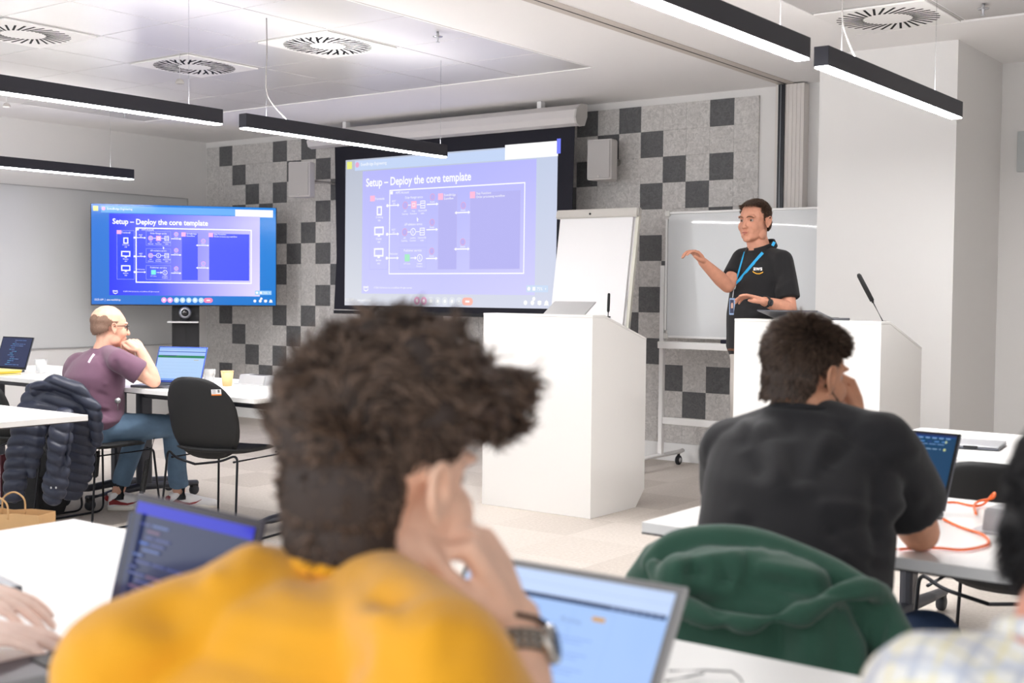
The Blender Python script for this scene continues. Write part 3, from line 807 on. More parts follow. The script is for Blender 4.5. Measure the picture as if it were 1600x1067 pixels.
def w_on(x, y, z): 
    d = W(x, y, 1)-Vector((0, 0, CAMZ)); return Vector((0, 0, CAMZ))+d*((z-CAMZ)/d.z)
b2 = Vector((-2.205, 6.03, 1.158)); mic(tuple(b2), tuple(W(1341, 428, 6.10)), 'long tilted black gooseneck microphone on the right lectern', .42, .011)

# ================================================================== LAPTOPS
KEYM = mat('laptop_keys', (28, 28, 32), .5)
def laptop(name_label, base, yaw, w, dp, tilt, body, scr=None, thick=.014, bezel=(14, 14, 16), group=None, rim=.006, lid_h=None, chin=.012, glow=1.0):
    """base = hinge centre; front of the keyboard towards local -Y, the screen faces local -Y; tilt = lean back from upright"""
    t = thing('laptop', name_label, 'laptop', base, yaw, group); lid_h = lid_h or dp
    obj('base', boxes(((0, -dp/2, thick/2), (w, dp, thick), .004)), body, t)
    k = obj('keyboard', boxes(((0, -dp*.36, thick+.001), (w*.86, dp*.42, .003), .001), ((0, -dp*.8, thick+.0005), (w*.36, dp*.28, .0015), .0005)), KEYM, t)
    L_ = Matrix.Translation((0, .002, thick)) @ Matrix.Rotation(-tilt, 4, 'X')
    bm = boxes(((0, .004, lid_h/2), (w, .007, lid_h), .0028)); me = bm2me(bm, 'lid'); me.transform(L_); lid = obj('lid', me, body, t)
    bm = boxes(((0, .0003, lid_h/2+.001), (w-rim*.8, .0012, lid_h-rim*.8), .0004)); me = bm2me(bm, 'bezel'); me.transform(L_); obj('bezel', me, mat('bezel_%d_%d_%d' % bezel, bezel, .25), lid)
    if scr:
        wm = root_m(t) @ L_
        O = wm @ Vector((-w/2+rim+.003, -.0006, lid_h-rim-.002)); Ux = (wm.to_3x3() @ Vector((1, 0, 0)))*(w-2*rim-.006); Vy = (wm.to_3x3() @ Vector((0, 0, -1)))*(lid_h-rim-chin-.004)
        p = Pic(O, Ux, Vy, wm.to_3x3() @ Vector((0, -1, 0))); scr(p); s = p.build('screen', screen_mat('screen_glow', glow, .1), None)
        s.data.transform(root_m(t).inverted()); s.parent = lid
    return t
def root_m(o): return Matrix.LocRotScale(o.location, o.rotation_euler, None)
Wt = (255, 255, 255)
def scr_docs(p):        # man in yellow
    p.rect(0, 0, 1504, 800, (170, 202, 252)); p.rect(0, 0, 1504, 118, (200, 220, 255)); p.rect(0, 60, 1504, 64, (180, 200, 240))
    p.rect(0, 118, 1490, 142, (38, 52, 88)); 
    for i in range(7): p.rect(1120+i*52, 124, 1150+i*52, 136, (120, 140, 180))
    p.rect(1020, 190, 1110, 212, (214, 160, 60)); p.rect(60, 190, 640, 196, (120, 150, 220)); p.rect(470, 260, 476, 300, (90, 110, 240))
    for j in range(4):
        p.frame(560+j*0, 250+j*150, 880, 370+j*150, 3, (150, 185, 245))
        for q in range(3): p.rect(590, 275+j*150+q*28, 590+[220, 260, 180][q], 285+j*150+q*28, (140, 172, 238))
    p.text(820, 246, 'Workshop', 34, (120, 140, 190)); p.frame(900, 160, 1180, 800, 3, (156, 188, 246))
    for j in range(6):
        p.disc(820, 330+j*78, 9, (90, 120, 240))
        for q in range(2): p.rect(850, 318+j*78+q*22, 850+[230, 170][q], 326+j*78+q*22, (148, 178, 240))
def scr_dark(p):        # laptop on the near left table
    p.rect(0, 0, 1504, 800, (34, 44, 84)); p.rect(0, 0, 1504, 70, (20, 30, 200)); 
    rs = random.Random(3)
    for j in range(18):
        x = 90+rs.choice([0, 60, 120]); y = 120+j*37
        for q in range(rs.randint(1, 4)):
            w = rs.randint(60, 240); p.rect(x, y, x+w, y+14, rs.choice([(90, 110, 170), (60, 100, 190), (120, 90, 120), (70, 80, 140)])); x += w+24
    p.rect(0, 70, 70, 800, (24, 32, 66))
def scr_blue(p):        # man in black
    p.rect(0, 0, 1504, 800, (8, 62, 100)); p.rect(0, 0, 1504, 26, (20, 40, 90))
    for i in range(14): p.rect(180+i*92, 44, 240+i*92, 56, (130, 170, 220))
    p.rect(0, 34, 1504, 38, (20, 90, 190))
    for i in range(12): p.rect(260+i*98, 92, 320+i*98, 102, (90, 150, 220) if i % 3 else (30, 60, 130))
    for i in range(10): p.rect(300+i*110, 128, 390+i*110, 136, (110, 150, 200))
    p.disc(1400, 100, 14, (190, 210, 170)); p.disc(1400, 190, 16, (200, 215, 150)); p.rect(1150, 186, 1220, 194, (150, 190, 220)); p.rect(1240, 186, 1300, 194, (150, 190, 220)); p.rect(1330, 186, 1350, 194, (150, 190, 220))
    p.rect(60, 760, 1440, 770, (20, 80, 190)); p.rect(950, 764, 1200, 776, (60, 120, 240))
def scr_sheet(p):       # man in plum
    p.rect(0, 0, 1504, 800, (178, 210, 248)); p.rect(0, 0, 1504, 60, (150, 188, 245)); p.rect(0, 90, 1504, 110, (60, 100, 190)); p.rect(0, 110, 1504, 190, (165, 198, 246))
    p.rect(0, 190, 1504, 250, (30, 130, 90)); p.rect(150, 190, 600, 205, (30, 50, 120)); p.rect(1180, 290, 1330, 306, (200, 190, 170))
    for j in range(5): p.rect(160, 360+j*80, 1350, 364+j*80, (160, 190, 235))
    p.rect(0, 760, 1504, 800, (120, 165, 240))
def scr_code(p):        # far left
    p.rect(0, 0, 1504, 800, (48, 56, 92)); rs = random.Random(5)
    for j in range(14):
        x = 500+rs.choice([0, 80, 160]); y = 60+j*52
        for q in range(rs.randint(1, 4)):
            w = rs.randint(60, 220); p.rect(x, y, x+w, y+14, rs.choice([(96, 130, 190), (90, 160, 210), (120, 140, 190)])); x += w+24

SILVER = mat('laptop_silver', (188, 189, 194), .35, metal=.6); SPACEG = mat('laptop_grey', (104, 106, 114), .35, metal=.6)

# ================================================================== FLIP CHART
fc = thing('flip_chart', 'white flip chart pad on an easel, leaning beside the projection screen', 'flip chart', (-4.87, 7.7, 0))
def fp(x, z, off=0): return Vector((x, 7.33+(z-.55)*.16+off, z))
def slab(x0, x1, za, zb, o0, o1):
    bm = bmesh.new(); vs = [bm.verts.new(fp(x, z, o)) for o in (o0, o1) for x, z in ((x0, za), (x1, za), (x1, zb), (x0, zb))]
    for f in ((3, 2, 1, 0), (4, 5, 6, 7), (0, 1, 5, 4), (1, 2, 6, 5), (2, 3, 7, 6), (3, 0, 4, 7)): bm.faces.new([vs[i] for i in f])
    bmesh.ops.recalc_face_normals(bm, faces=bm.faces); return bm
pad = obj('paper_pad', slab(-5.20, -4.575, .86, 1.845, -.014, 0), WHITEP, fc, True)
obj('back_board', slab(-5.21, -4.555, .84, 1.85, .002, .018), mat('flip_board', (214, 212, 212), .5), fc, True)
bm = slab(-5.235, -4.53, 1.835, 1.90, -.03, .03); bmesh.ops.bevel(bm, geom=list(bm.edges), offset=.008, segments=2, affect='EDGES')
cl = obj('clamp_bar', bm, mat('clamp_beige', (196, 192, 186), .5), fc, True)
kn = lathe('clamp_knob', [(.0001, 0), (.008, 0), (.008, .006), (.0001, .007)], DARKMETAL, cl, 12)
kn.data.transform(Matrix.Translation(fp(-4.93, 1.865, -.03)-Vector((-4.87, 7.7, 0))) @ Matrix.Rotation(math.pi/2, 4, 'X'))
obj('edge_rail', slab(-4.555, -4.53, .84, 1.84, -.006, .02), mat('rail_ivory', (206, 204, 192), .45), fc, True)
tube('leg', [fp(-5.15, 1.80, .03), (-5.30, 7.2, .01)], .014, ALU, fc, 10, world=True)
tube('leg', [fp(-4.60, 1.80, .03), (-4.45, 7.2, .01)], .014, ALU, fc, 10, world=True)
tube('leg', [fp(-4.87, 1.80, .04), (-4.87, 8.2, .01)], .014, ALU, fc, 10, world=True)
obj('pen_tray', slab(-5.20, -4.56, .82, .84, -.07, 0), ALU, fc, True)

# ================================================================== MOBILE WHITEBOARD
mw = thing('mobile_whiteboard', 'glossy white board on a wheeled white frame behind the presenter', 'whiteboard', (-3.6, 7.95, 0))
BY = 7.93
GLW = mat('mobile_board_gloss', (214, 216, 217), .07, spec=.6)
# enamel sheet with a slight bow along its top, which bends the reflections
nx, nz = 40, 24; V, Fc = [], []
x0, x1, zz0, zz1 = -4.535+.02, -2.70, .985, 1.878
for j in range(nz+1):
    for i in range(nx+1):
        x = x0+(x1-x0)*i/nx; z = zz0+(zz1-zz0)*j/nz
        e = max(0, (j/nz-.86)/.14)
        V.append((x, BY-.012+.006*math.sin(i/nx*9)*(j/nz)**2*.8+.010*e*e*(1-.3*math.sin(i/nx*7)), z))
for j in range(nz):
    for i in range(nx):
        a = j*(nx+1)+i; Fc.append((a, a+1, a+nx+2, a+nx+1))
for k in range(len(V)): pass
ms = me_from('writing_surface', V, Fc, True)
obj('writing_surface', ms, GLW, mw, True)
obj('board_back', box2(x0-.004, x1, BY+.006, BY+.02, zz0, zz1, .002), WHITEM, mw, True)
fr = box2(x0-.02, x1, BY-.014, BY+.016, zz1-.004, zz1+.012, .003); box2(x0-.02, x1, BY-.014, BY+.016, zz0-.014, zz0+.002, .003, bm=fr); box2(x0-.022, x0-.004, BY-.014, BY+.016, zz0+.04, zz1-.04, .003, bm=fr)
obj('board_frame', fr, WHITEM, mw, True)
for zc in (zz0, zz1): obj('corner_cap', box2(x0-.026, x0+.012, BY-.018, BY+.018, zc-.02, zc+.02, .004), mat('corner_plastic', (214, 213, 208), .5), mw, True)
obj('post', box2(-4.575, -4.541, BY-.02, BY+.02, .09, 1.50, .006), WHITEM, mw, True)
obj('post', box2(-2.72, -2.69, BY-.02, BY+.02, .09, 1.50, .006), WHITEM, mw, True)
tray = obj('pen_tray', box2(-4.541, -2.72, BY-.10, BY-.0, .895, .945, .004), WHITEM, mw, True)
obj('cross_bar', box2(-4.541, -2.72, BY-.012, BY+.012, .335, .385, .004), WHITEM, mw, True)
for x in (-4.558, -2.705):
    ft = tube('foot', [(x, BY-.33, .105), (x, BY-.30, .10), (x, BY+.30, .10), (x, BY+.33, .105)], .020, WHITEM, mw, 10, world=True, flat=.8)
    for yy in (BY-.29, BY+.27):
        V, Fc = lathe_geo([(.001, -.014), (.03, -.014), (.036, -.009), (.036, .009), (.03, .014), (.001, .014)], 20)
        me = me_from('caster', V, Fc, True); me.transform(Matrix.Translation((x, yy, .037)) @ Matrix.Rotation(math.pi/2, 4, 'Y')); w = obj('caster', me, mat('rubber_black', (30, 32, 38), .6), mw, True)
        V, Fc = lathe_geo([(.001, -.0155), (.018, -.0155), (.018, .0155), (.001, .0155)], 16)
        me = me_from('hub', V, Fc, True); me.transform(Matrix.Translation((x, yy, .037)) @ Matrix.Rotation(math.pi/2, 4, 'Y')); obj('hub', me, ALU, w, True)
        tube('caster_stem', [(x, yy, .05), (x, yy, .095)], .012, BLACK, mw, 8, world=True)
er = obj('board_eraser', box2(-4.04, -3.86, BY-.09, BY-.04, .945, .972, .006), mat('eraser_navy', (24, 24, 40), .8))
center_obj(er, (-3.95, BY-.065, .945)); tag(er, 'dark felt eraser lying on the whiteboard tray', 'eraser')
mk = tube('marker_pen', [(-3.85, BY-.07, .953), (-3.74, BY-.065, .953)], .008, mat('marker_red', (190, 40, 40), .4)); center_obj(mk, (-3.80, BY-.067, .945)); tag(mk, 'red marker pen on the whiteboard tray beside the eraser', 'marker')

# ================================================================== TABLES
def caster(parent, x, y, r=.032):
    V, Fc = lathe_geo([(.001, -.016), (r*.8, -.016), (r, -.009), (r, .009), (r*.8, .016), (.001, .016)], 20)
    me = me_from('caster', V, Fc, True); me.transform(Matrix.Translation((x, y, r)) @ Matrix.Rotation(math.pi/2, 4, 'Y'))
    c = obj('caster', me, mat('caster_grey', (46, 48, 54), .5), parent)
    obj('caster_fork', boxes(((x, y, r*2-.004), (.03, .05, .03), .006)), BLACK, c)
def table(x0, x1, y0, y1, label, group='white training tables', ends=(1, 1), H=.742):
    cx, cy = (x0+x1)/2, (y0+y1)/2; w, d = x1-x0, y1-y0
    t = thing('training_table', label, 'table', (cx, cy, 0), 0, group)
    obj('tabletop', boxes(((0, 0, H-.0125), (w, d, .025), .0015)), TABLE, t)
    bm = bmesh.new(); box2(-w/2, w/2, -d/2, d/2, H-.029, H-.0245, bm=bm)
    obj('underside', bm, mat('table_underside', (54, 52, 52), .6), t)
    FM = mat('table_leg_grey', (66, 68, 76), .4, metal=.3)
    for k, s in enumerate((-1, 1)):
        if not ends[k]: continue
        x = s*(w/2-.12)
        l = obj('leg', boxes(((x, .0, .40), (.05, .10, .62), .02), ((x, 0, .715), (.05, .5, .03), .006)), FM, t)
        f = tube('foot_bar', [(x, -d/2+.04, .075), (x, -d/4, .085), (x, 0, .10), (x, d/4, .085), (x, d/2-.04, .075)], [.022, .028, .034, .028, .022], FM, t, 10, flat=.75)
        caster(t, x, -d/2+.06); caster(t, x, d/2-.06)
    if all(ends): obj('cross_beam', boxes(((0, 0, .66), (w-.24, .05, .05), .008)), FM, t)
    return t
table(-6.35, -4.75, 4.18, 5.05, 'long white table where the man in plum sits, near the television')
table(-7.96, -6.36, 4.18, 5.05, 'white table at the left edge carrying the yellow folder and a water glass')
table(-6.28, -4.67, 2.31, 3.17, 'white table corner at the left edge in front of the navy jacket')
table(-2.58, -.99, .86, 1.712, 'white table in the near left foreground, left of the man in yellow')
table(-.985, .60, .86, 1.712, 'white table under the open silver laptop of the man in yellow')
table(-1.515, .085, 2.55, 3.40, 'white table where the man in black leans with his blue-screened laptop')
table(-1.715, -.11, 4.23, 5.155, 'white table at the right edge with a closed silver laptop on it')

# ================================================================== CHAIRS
def pebble(w, h, thick, depth_fn, e=2.6, n=40, m=12, top=1.0):
    """closed shell whose outline is a super-ellipse; depth_fn(x, z) bends it"""
    V, Fc = [], []
    for side in (0, 1):
        for i in range(m+1):
            r = i/m
            for k in range(n):
                t = 2*math.pi*k/n; ct, st = math.cos(t), math.sin(t)
                x = w*math.copysign(abs(ct)**(2/e), ct)*r; z = h*math.copysign(abs(st)**(2/e), st)*r
                if z > 0: x *= 1-(1-top)*(z/h)**2
                edge = thick*.5*math.sqrt(max(0, 1-r**6))
                V.append((x, depth_fn(x, z)+(edge if side else -edge), z))
    N_ = (m+1)*n
    for side in (0, 1):
        for i in range(m):
            for k in range(n):
                a = side*N_+i*n+k; b = side*N_+i*n+(k+1) % n
                q = (a, b, b+n, a+n); Fc.append(q if side else q[::-1])
    for k in range(n):
        a = m*n+k; b = m*n+(k+1) % n; Fc.append((a, b, N_+b, N_+a))
    me = me_from('shell', V, Fc, True)
    bm = bmesh.new(); bm.from_mesh(me); bmesh.ops.remove_doubles(bm, verts=bm.verts, dist=1e-5); bmesh.ops.recalc_face_normals(bm, faces=bm.faces); bm.to_mesh(me); bm.free()
    me.polygons.foreach_set('use_smooth', [True]*len(me.polygons))
    return me
def make_chair(label, loc, rz, sticker=True, group=None):
    t = thing('shell_chair', label, 'chair', loc, rz, group)
    # back: spans z .40 .. .81, curved around the sitter
    bk = pebble(.225, .205, .022, lambda x, z: -.235-.05*(z/.205)+.055*(x/.225)**2+(.06*max(0, -z/.205-.35)**1.5), 2.7, top=.90)
    bk.transform(Matrix.Translation((0, 0, .605))); b = obj('backrest', bk, SHELL, t)
    st = pebble(.225, .225, .03, lambda x, z: .012*(x/.225)**2-.05*max(0, z/.225-.55)**2*2+.03*max(0, -z/.225-.4), 3.0)
    st.transform(Matrix.Translation((0, .0, .435)) @ Matrix.Rotation(math.pi/2, 4, 'X') @ Matrix.Diagonal((1, 1, -1, 1)))
    st.flip_normals(); obj('seat', st, SHELL, t)
    WR = mat('wire_black', (26, 27, 32), .3, metal=.5)
    for s in (-1, 1):
        pts = arc_pts([(s*.17, .20, .408), (s*.215, .205, .40), (s*.245, .235, .0065), (s*.245, -.235, .0065), (s*.225, -.19, .44), (s*.15, -.22, .405), (0, -.245, .385)], .05)
        tube('leg', pts, .0062, WR, t, 8)
        tube('seat_rail', arc_pts([(s*.20, .20, .40), (s*.20, -.19, .40)], .03), .0055, WR, t, 8)
    if sticker:
        bm = boxes(((.145, -.2725, .742), (.052, .001, .024)), ((.145, -.2727, .7275), (.052, .0012, .006), 0, None, 1), ((.158, -.2729, .745), (.010, .001, .014), 0, None, 2))
        for q in range(4): box_bm(bm, (.133, -.2729, .751-q*.005), (.018, .001, .0014), 0, None, 2)
        rot = Matrix.Translation((.145, -.272, .742)) @ Matrix.Rotation(.13, 4, 'X') @ Matrix.Rotation(.30, 4, 'Z') @ Matrix.Translation((-.145, .272, -.742)); me = bm2me(bm, 'sticker'); me.transform(Matrix.Translation((0, .0155, 0)) @ rot)
        obj('sticker', me, [WHITEP, mat('sticker_orange', (240, 130, 30), .6), mat('print_grey', (110, 110, 110), .7)], b)
    return t
GC = 'black shell chairs on wire sled legs'
ch_empty = make_chair('empty', (-5.07, 4.27, 0), math.radians(11), group=GC)
def chair(label, loc, deg):
    c = copy_tree(ch_empty); c.location = loc; c.rotation_euler = (0, 0, math.radians(deg)); c['label'] = label; return c
ch_empty['label'] = 'empty black shell chair right of the seated man in plum'
ch_empty_scale = 1.05
ch_plum = chair('black shell chair under the man in plum, navy jacket over its back', (-5.88, 4.05, 0), 4)
chair('black shell chair cut by the left frame edge, below the yellow folder', (-6.50, 3.98, 0), -4)
chair('black shell chair seen above and below the tabletop on the right', (-1.03, 3.98, 0), 0)
ch_black = chair('black shell chair under the green hoodie, man in black on it', (-.985, 2.22, 0), 0)
chair('black shell chair hidden under the man in the yellow top', (-.72, .62, 0), 0)

ch_empty.scale = (1, 1, 1.05)
chair('black shell chair under the person in the checked shirt', (-.12, .50, 0), 0)
chair('black shell chair under the person at the left frame edge', (-2.07, .32, 0), 0)
# ================================================================== LAPTOPS ON FURNITURE
laptop('open silver laptop with pale blue page in front of the man in yellow', (-.864, 1.163, .743), math.radians(1), .330, .222, math.radians(33), mat('laptop_warm_silver', (178, 178, 178), .4, metal=.4), scr_docs, bezel=(150, 150, 150), rim=.009, glow=.95)
laptop('open dark-screened laptop beyond the shoulder of the man in yellow', (-1.445, 1.10, .743), math.radians(-6), .33, .225, math.radians(14), mat('laptop_plum_grey', (70, 66, 74), .4, metal=.5), scr_dark, bezel=(40, 34, 42), rim=.010, glow=.9)
laptop('open laptop with deep blue screen beside the elbow of the man in black', (-1.12, 3.10, .743), math.radians(-4), .31, .21, math.radians(28), SPACEG, scr_blue, glow=.9)
laptop('open laptop with spreadsheet on screen in front of the man in plum', (-5.74, 4.47, .743), math.radians(22), .315, .22, math.radians(22), SPACEG, scr_sheet, bezel=(60, 90, 180), glow=.95)
laptop('dark code screen laptop at the far left frame edge', (-7.50, 4.50, .743), math.radians(5), .32, .22, math.radians(18), SPACEG, scr_code, glow=.9)
laptop('silver laptop under the typing hand in the bottom left corner', (-2.26, 1.12, .743), math.radians(78), .32, .22, math.radians(15), SPACEG, scr_dark, glow=.8)
# lids turned away, on the lecterns
def lid_away(base, yaw, w, dp, tilt, m, label, logo=False):
    t = laptop(label, base, yaw, w, dp, tilt, m, None)
    return t
lid_away((-4.30, 6.22, 1.108), math.pi, .31, .21, math.radians(-58), mat('laptop_warm_silver', (0, 0, 0)), 'silver laptop lid peeking over the central lectern', True)
lid_away((-2.64, 6.06, 1.160), math.pi, .33, .215, math.radians(79), SPACEG, 'grey laptop lid peeking over the right lectern beside the presenter')
t = thing('laptop', 'closed silver laptop lying on the table at the right edge', 'laptop', (-1.40, 4.62, .743), math.radians(8))
obj('base', boxes(((0, 0, .005), (.31, .22, .008), .003)), SPACEG, t); obj('lid', boxes(((0, 0, .0125), (.31, .22, .006), .0025)), SILVER, t)
obj('hinge', boxes(((.06, -.11, .009), (.05, .004, .01), .001)), BLACK, t)

# ================================================================== TABLEWARE
GLASS = mat('clear_glass', (250, 252, 252), .02, spec=.8); GLASS.node_tree.nodes['Principled BSDF'].inputs['Alpha'].default_value = .28
WATER = mat('water', (235, 240, 244), .02); WATER.node_tree.nodes['Principled BSDF'].inputs['Alpha'].default_value = .25
def glass(loc, label, k=1.0):
    t = thing('water_glass', label, 'glass', loc)
    n = 40; prof = [(.001, 0), (.028, 0), (.031, .006), (.032, .03), (.034, .055), (.038, .060), (.039, .088), (.0365, .088), (.0355, .062), (.031, .053), (.029, .03), (.027, .010), (.001, .008)]
    V, Fc = [], []
    for r, z in prof:
        for q in range(n):
            a = 2*math.pi*q/n; rr = r*(1+(.035*math.cos(a*10) if .005 < z < .056 and r > .03 else 0)); V.append((rr*k*math.cos(a), rr*k*math.sin(a), z*k))
    for i in range(len(prof)-1):
        for q in range(n): A = i*n+q; B = i*n+(q+1) % n; Fc.append((A, B, B+n, A+n))
    obj('tumbler', me_from('tumbler', V, Fc, True), GLASS, t)
    lathe('water', [(.001, .0085*k), (.0265*k, .0105*k), (.0285*k, .03*k), (.0300*k, .048*k), (.001, .048*k)], WATER, t, 32); return t
glass((-7.20, 4.54, .743), 'ribbed water glass standing beside the yellow folder'); glass((-5.66, 4.64, .743), 'water glass beside the open spreadsheet laptop')
t = thing('paper_cup', 'orange paper cup on the long table behind the empty chair', 'cup', (-5.50, 4.64, .743))
lathe('cup', [(.001, .002), (.026, 0), (.036, .083), (.034, .083), (.0245, .006), (.001, .006)], mat('cup_orange', (244, 200, 146), .7), t, 28)
lathe('rim', [(.0355, .081), (.0378, .083), (.0365, .086), (.0345, .084)], mat('cup_orange', (0, 0, 0)), t, 28, close=False)
def socket_box(loc, rz, label):
    t = thing('table_socket_box', label, 'power outlet', loc, rz)
    bm = prism([(-.055, 0), (.055, 0), (.04, .055), (-.04, .055)], 'x', -.11, .11); bmesh.ops.bevel(bm, geom=list(bm.edges), offset=.004, segments=2, affect='EDGES')
    obj('housing', bm, mat('socket_grey', (176, 177, 180), .45), t)
    obj('outlet_recess', boxes(((.02, 0, .0555), (.12, .055, .002), .0005)), mat('recess_dark', (40, 34, 34), .5), t)
    obj('base_flange', boxes(((0, 0, .002), (.27, .14, .004), .0015)), mat('socket_plate', (196, 197, 200), .4), t); return t
socket_box((-.72, 2.99, .743), math.radians(-6), 'grey table power box beside the orange cable on the right')
socket_box((-5.47, 4.84, .743), 0, 'grey table power box behind the orange paper cup')
fo = thing('folder', 'yellow paper folder stack beside the code laptop, far left', 'folder', (-7.34, 4.27, .743), math.radians(4))
for k, (z, s, c_) in enumerate(((.004, 1.0, (238, 226, 170)), (.016, .96, (250, 210, 70)), (.026, .92, (252, 232, 140)))):
    obj('folder_sheet', boxes(((.0+k*.01, k*.006, z), (.40*s, .17*s, .008), .002)), mat('folder_%d' % k, c_, .7), fo)
ORG = mat('cable_orange', (255, 112, 30), .45)
def tpath(pix, z=.747, lift=None):
    out = []
    for i, (x, y) in enumerate(pix):
        d = W(x, y, 1)-Vector((0, 0, CAMZ)); zz = z+(lift[i] if lift else 0); out.append(Vector((0, 0, CAMZ))+d*((zz-CAMZ)/d.z))
    return out
oc = tube('orange_cable', spline(tpath([(1400, 858), (1430, 857), (1465, 856), (1500, 859), (1530, 855), (1545, 848), (1535, 835), (1500, 823), (1474, 811)]), 5), .0032, ORG, None, 8)
center_obj(oc, tpath([(1500, 840)])[0]); tag(oc, 'orange cable looping over the table beside the elbow of the man in black', 'cable')
oc = tube('orange_cable', spline(tpath([(1478, 785), (1495, 785), (1520, 790), (1536, 788), (1548, 776), (1554, 770), (1551, 778), (1530, 783), (1522, 790), (1525, 803)], lift=[0, 0, 0, .002, .018, .03, .022, .012, .01, .04]), 5), .0032, ORG, None, 8)
center_obj(oc, tpath([(1525, 785)])[0]); tag(oc, 'orange cable with a raised loop leading to the grey power box', 'cable')
gl = thing('eyeglasses', 'thin-framed glasses lying at the bottom edge beside the silver laptop', 'glasses', tuple(tpath([(1110, 1052)], .743)[0]))
A_ = tpath([(1045, 1048), (1100, 1047), (1143, 1049), (1155, 1058), (1160, 1066)], .752)
tube('temple', A_, .0013, DARKMETAL, gl, 6, world=True)
tube('temple', tpath([(1040, 1064), (1075, 1057), (1100, 1052)], .75), .0013, DARKMETAL, gl, 6, world=True)
ms_ = thing('computer_mouse', 'white rounded mouse on the table behind the dark laptop', 'mouse', tuple(tpath([(297, 808)], .743)[0])) if False else None
# saucer on the far side of the dark laptop
t = thing('ceramic_bowl', 'white round bowl rim showing just above the dark laptop', 'bowl', (-1.80, 1.55, .743))
lathe('bowl', [(.001, .004), (.03, 0), (.034, .004), (.05, .045), (.052, .058), (.049, .058), (.046, .045), (.03, .010), (.001, .008)], mat('ceramic_white', (240, 238, 234), .25), t, 28)
lathe('rim', [(.0485, .056), (.0535, .057), (.053, .061), (.0485, .060)], mat('ceramic_white', (0, 0, 0)), t, 28, close=False)

# ================================================================== BAGS
bp = thing('backpack', 'black backpack standing on the floor under the navy jacket', 'backpack', (-6.28, 3.93, 0), math.radians(20))
o_ = Org(); o_.loft([((0, 0, .02), (.15, 0, 0), (0, .09, 0)), ((0, 0, .08), (.17, 0, 0), (0, .11, 0)), ((0, .0, .22), (.165, 0, 0), (0, .105, 0)), ((0, .01, .36), (.14, 0, 0), (0, .08, 0)), ((0, .02, .43), (.09, 0, 0), (0, .05, 0))], e=3.2)
o_.box((0, -.11, .15), (.24, .06, .2)); obj('bag_body', o_.mesh(.008, 6, disp=folds([], .004, 25, 3)), mat('backpack_black', (20, 20, 22), .85, bump=.4, bscale=300), bp)
tube('handle', spline([(-.03, .02, .42), (-.02, .02, .46), (.02, .02, .46), (.03, .02, .42)], 5), .008, BLACK, bp, 8)
obj('zip_panel', boxes(((-.14, -.08, .24), (.01, .09, .24), .004)), mat('maroon_nylon', (70, 28, 36), .7), bp)
gb = thing('backpack', 'grey backpack slumped on the floor at the left frame edge', 'backpack', (-6.17, 3.46, 0), math.radians(-15))
o_ = Org(); o_.loft([((0, 0, .02), (.15, 0, 0), (0, .11, 0)), ((0, 0, .10), (.17, 0, 0), (0, .12, 0)), ((0, .0, .2), (.155, 0, 0), (0, .11, 0)), ((.0, .01, .27), (.11, 0, 0), (0, .08, 0))], e=2.8)
obj('bag_body', o_.mesh(.008, 8, disp=folds([], .005, 22, 9)), mat('backpack_grey', (62, 64, 68), .85, bump=.4, bscale=300), gb)
tube('zip', spline([(-.14, -.10, .12), (-.09, -.12, .2), (0, -.10, .235), (.09, -.11, .2), (.14, -.10, .12)], 5), .004, BLACK, gb, 6)
_p = W(8, 812, 4.75)
kb = thing('paper_bag', 'brown paper bag with twisted handles at the left, behind the near table', 'paper bag', (_p.x, _p.y, 0), math.radians(25))
KR = mat('kraft_paper', (200, 160, 112), .8, var=.06, vscale=12)
HB = .43
for s_, nm in ((-1, 'front_panel'), (1, 'back_panel')):
    obj(nm, prism([(-.18, 0), (.18, 0), (.185, HB*.5), (.18, HB), (.08, HB+.004), (0, HB-.003), (-.08, HB+.003), (-.18, HB)], 'y', s_*.055-.001, s_*.055+.001), KR, kb)
    tube('handle', spline([(-.05, s_*.055, HB-.02), (-.045, s_*.056, HB+.04), (0, s_*.058, HB+.065), (.045, s_*.056, HB+.04), (.05, s_*.055, HB-.02)], 6), .0035, KR, kb, 8)
obj('side_gusset', prism([(-.055, 0), (-.055, HB), (0, HB), (.055, HB), (.055, 0)], 'x', .178, .18), KR, kb)
obj('side_gusset', prism([(-.055, 0), (-.055, HB), (0, HB), (.055, HB), (.055, 0)], 'x', -.18, -.178), KR, kb)
obj('bag_bottom', boxes(((0, 0, .003), (.36, .11, .004))), KR, kb)
_p = W(5, 800, 5.4); gb.location = (_p.x, _p.y, 0)

# ================================================================== PEOPLE
def V3(*a): return Vector(a)
def lerp(a, b, t): return Vector(a)*(1-t)+Vector(b)*t
def skinm(n, c): return mat(n, c, .5, var=.07, vscale=30, spec=.35)
def chain(o, pts, rads, n=16, ends=(1, 1), flat=1, up=(0, 0, 1)):
    o.cone(pts, rads, n, flat, up, ends)
def arm(o, sh, el, wr, k=1.0, end=1):
    chain(o, [sh, lerp(sh, el, .45), el], [.050*k, .047*k, .040*k]); chain(o, [el, lerp(el, wr, .3), lerp(el, wr, .7), wr], [.040*k, .043*k, .034*k, .027*k])
def sleeve(o, sh, el, t, r0, r1, over=0):
    chain(o, [sh, lerp(sh, el, t*.5), lerp(sh, el, t)], [r0, (r0+r1)/2, r1], 20, (1, 0))
def thigh(o, hip, kn, an, k=1.0):
    chain(o, [hip, lerp(hip, kn, .5), kn], [.082*k, .074*k, .056*k]); chain(o, [kn, lerp(kn, an, .3), lerp(kn, an, .75), an], [.056*k, .058*k, .042*k, .036*k])
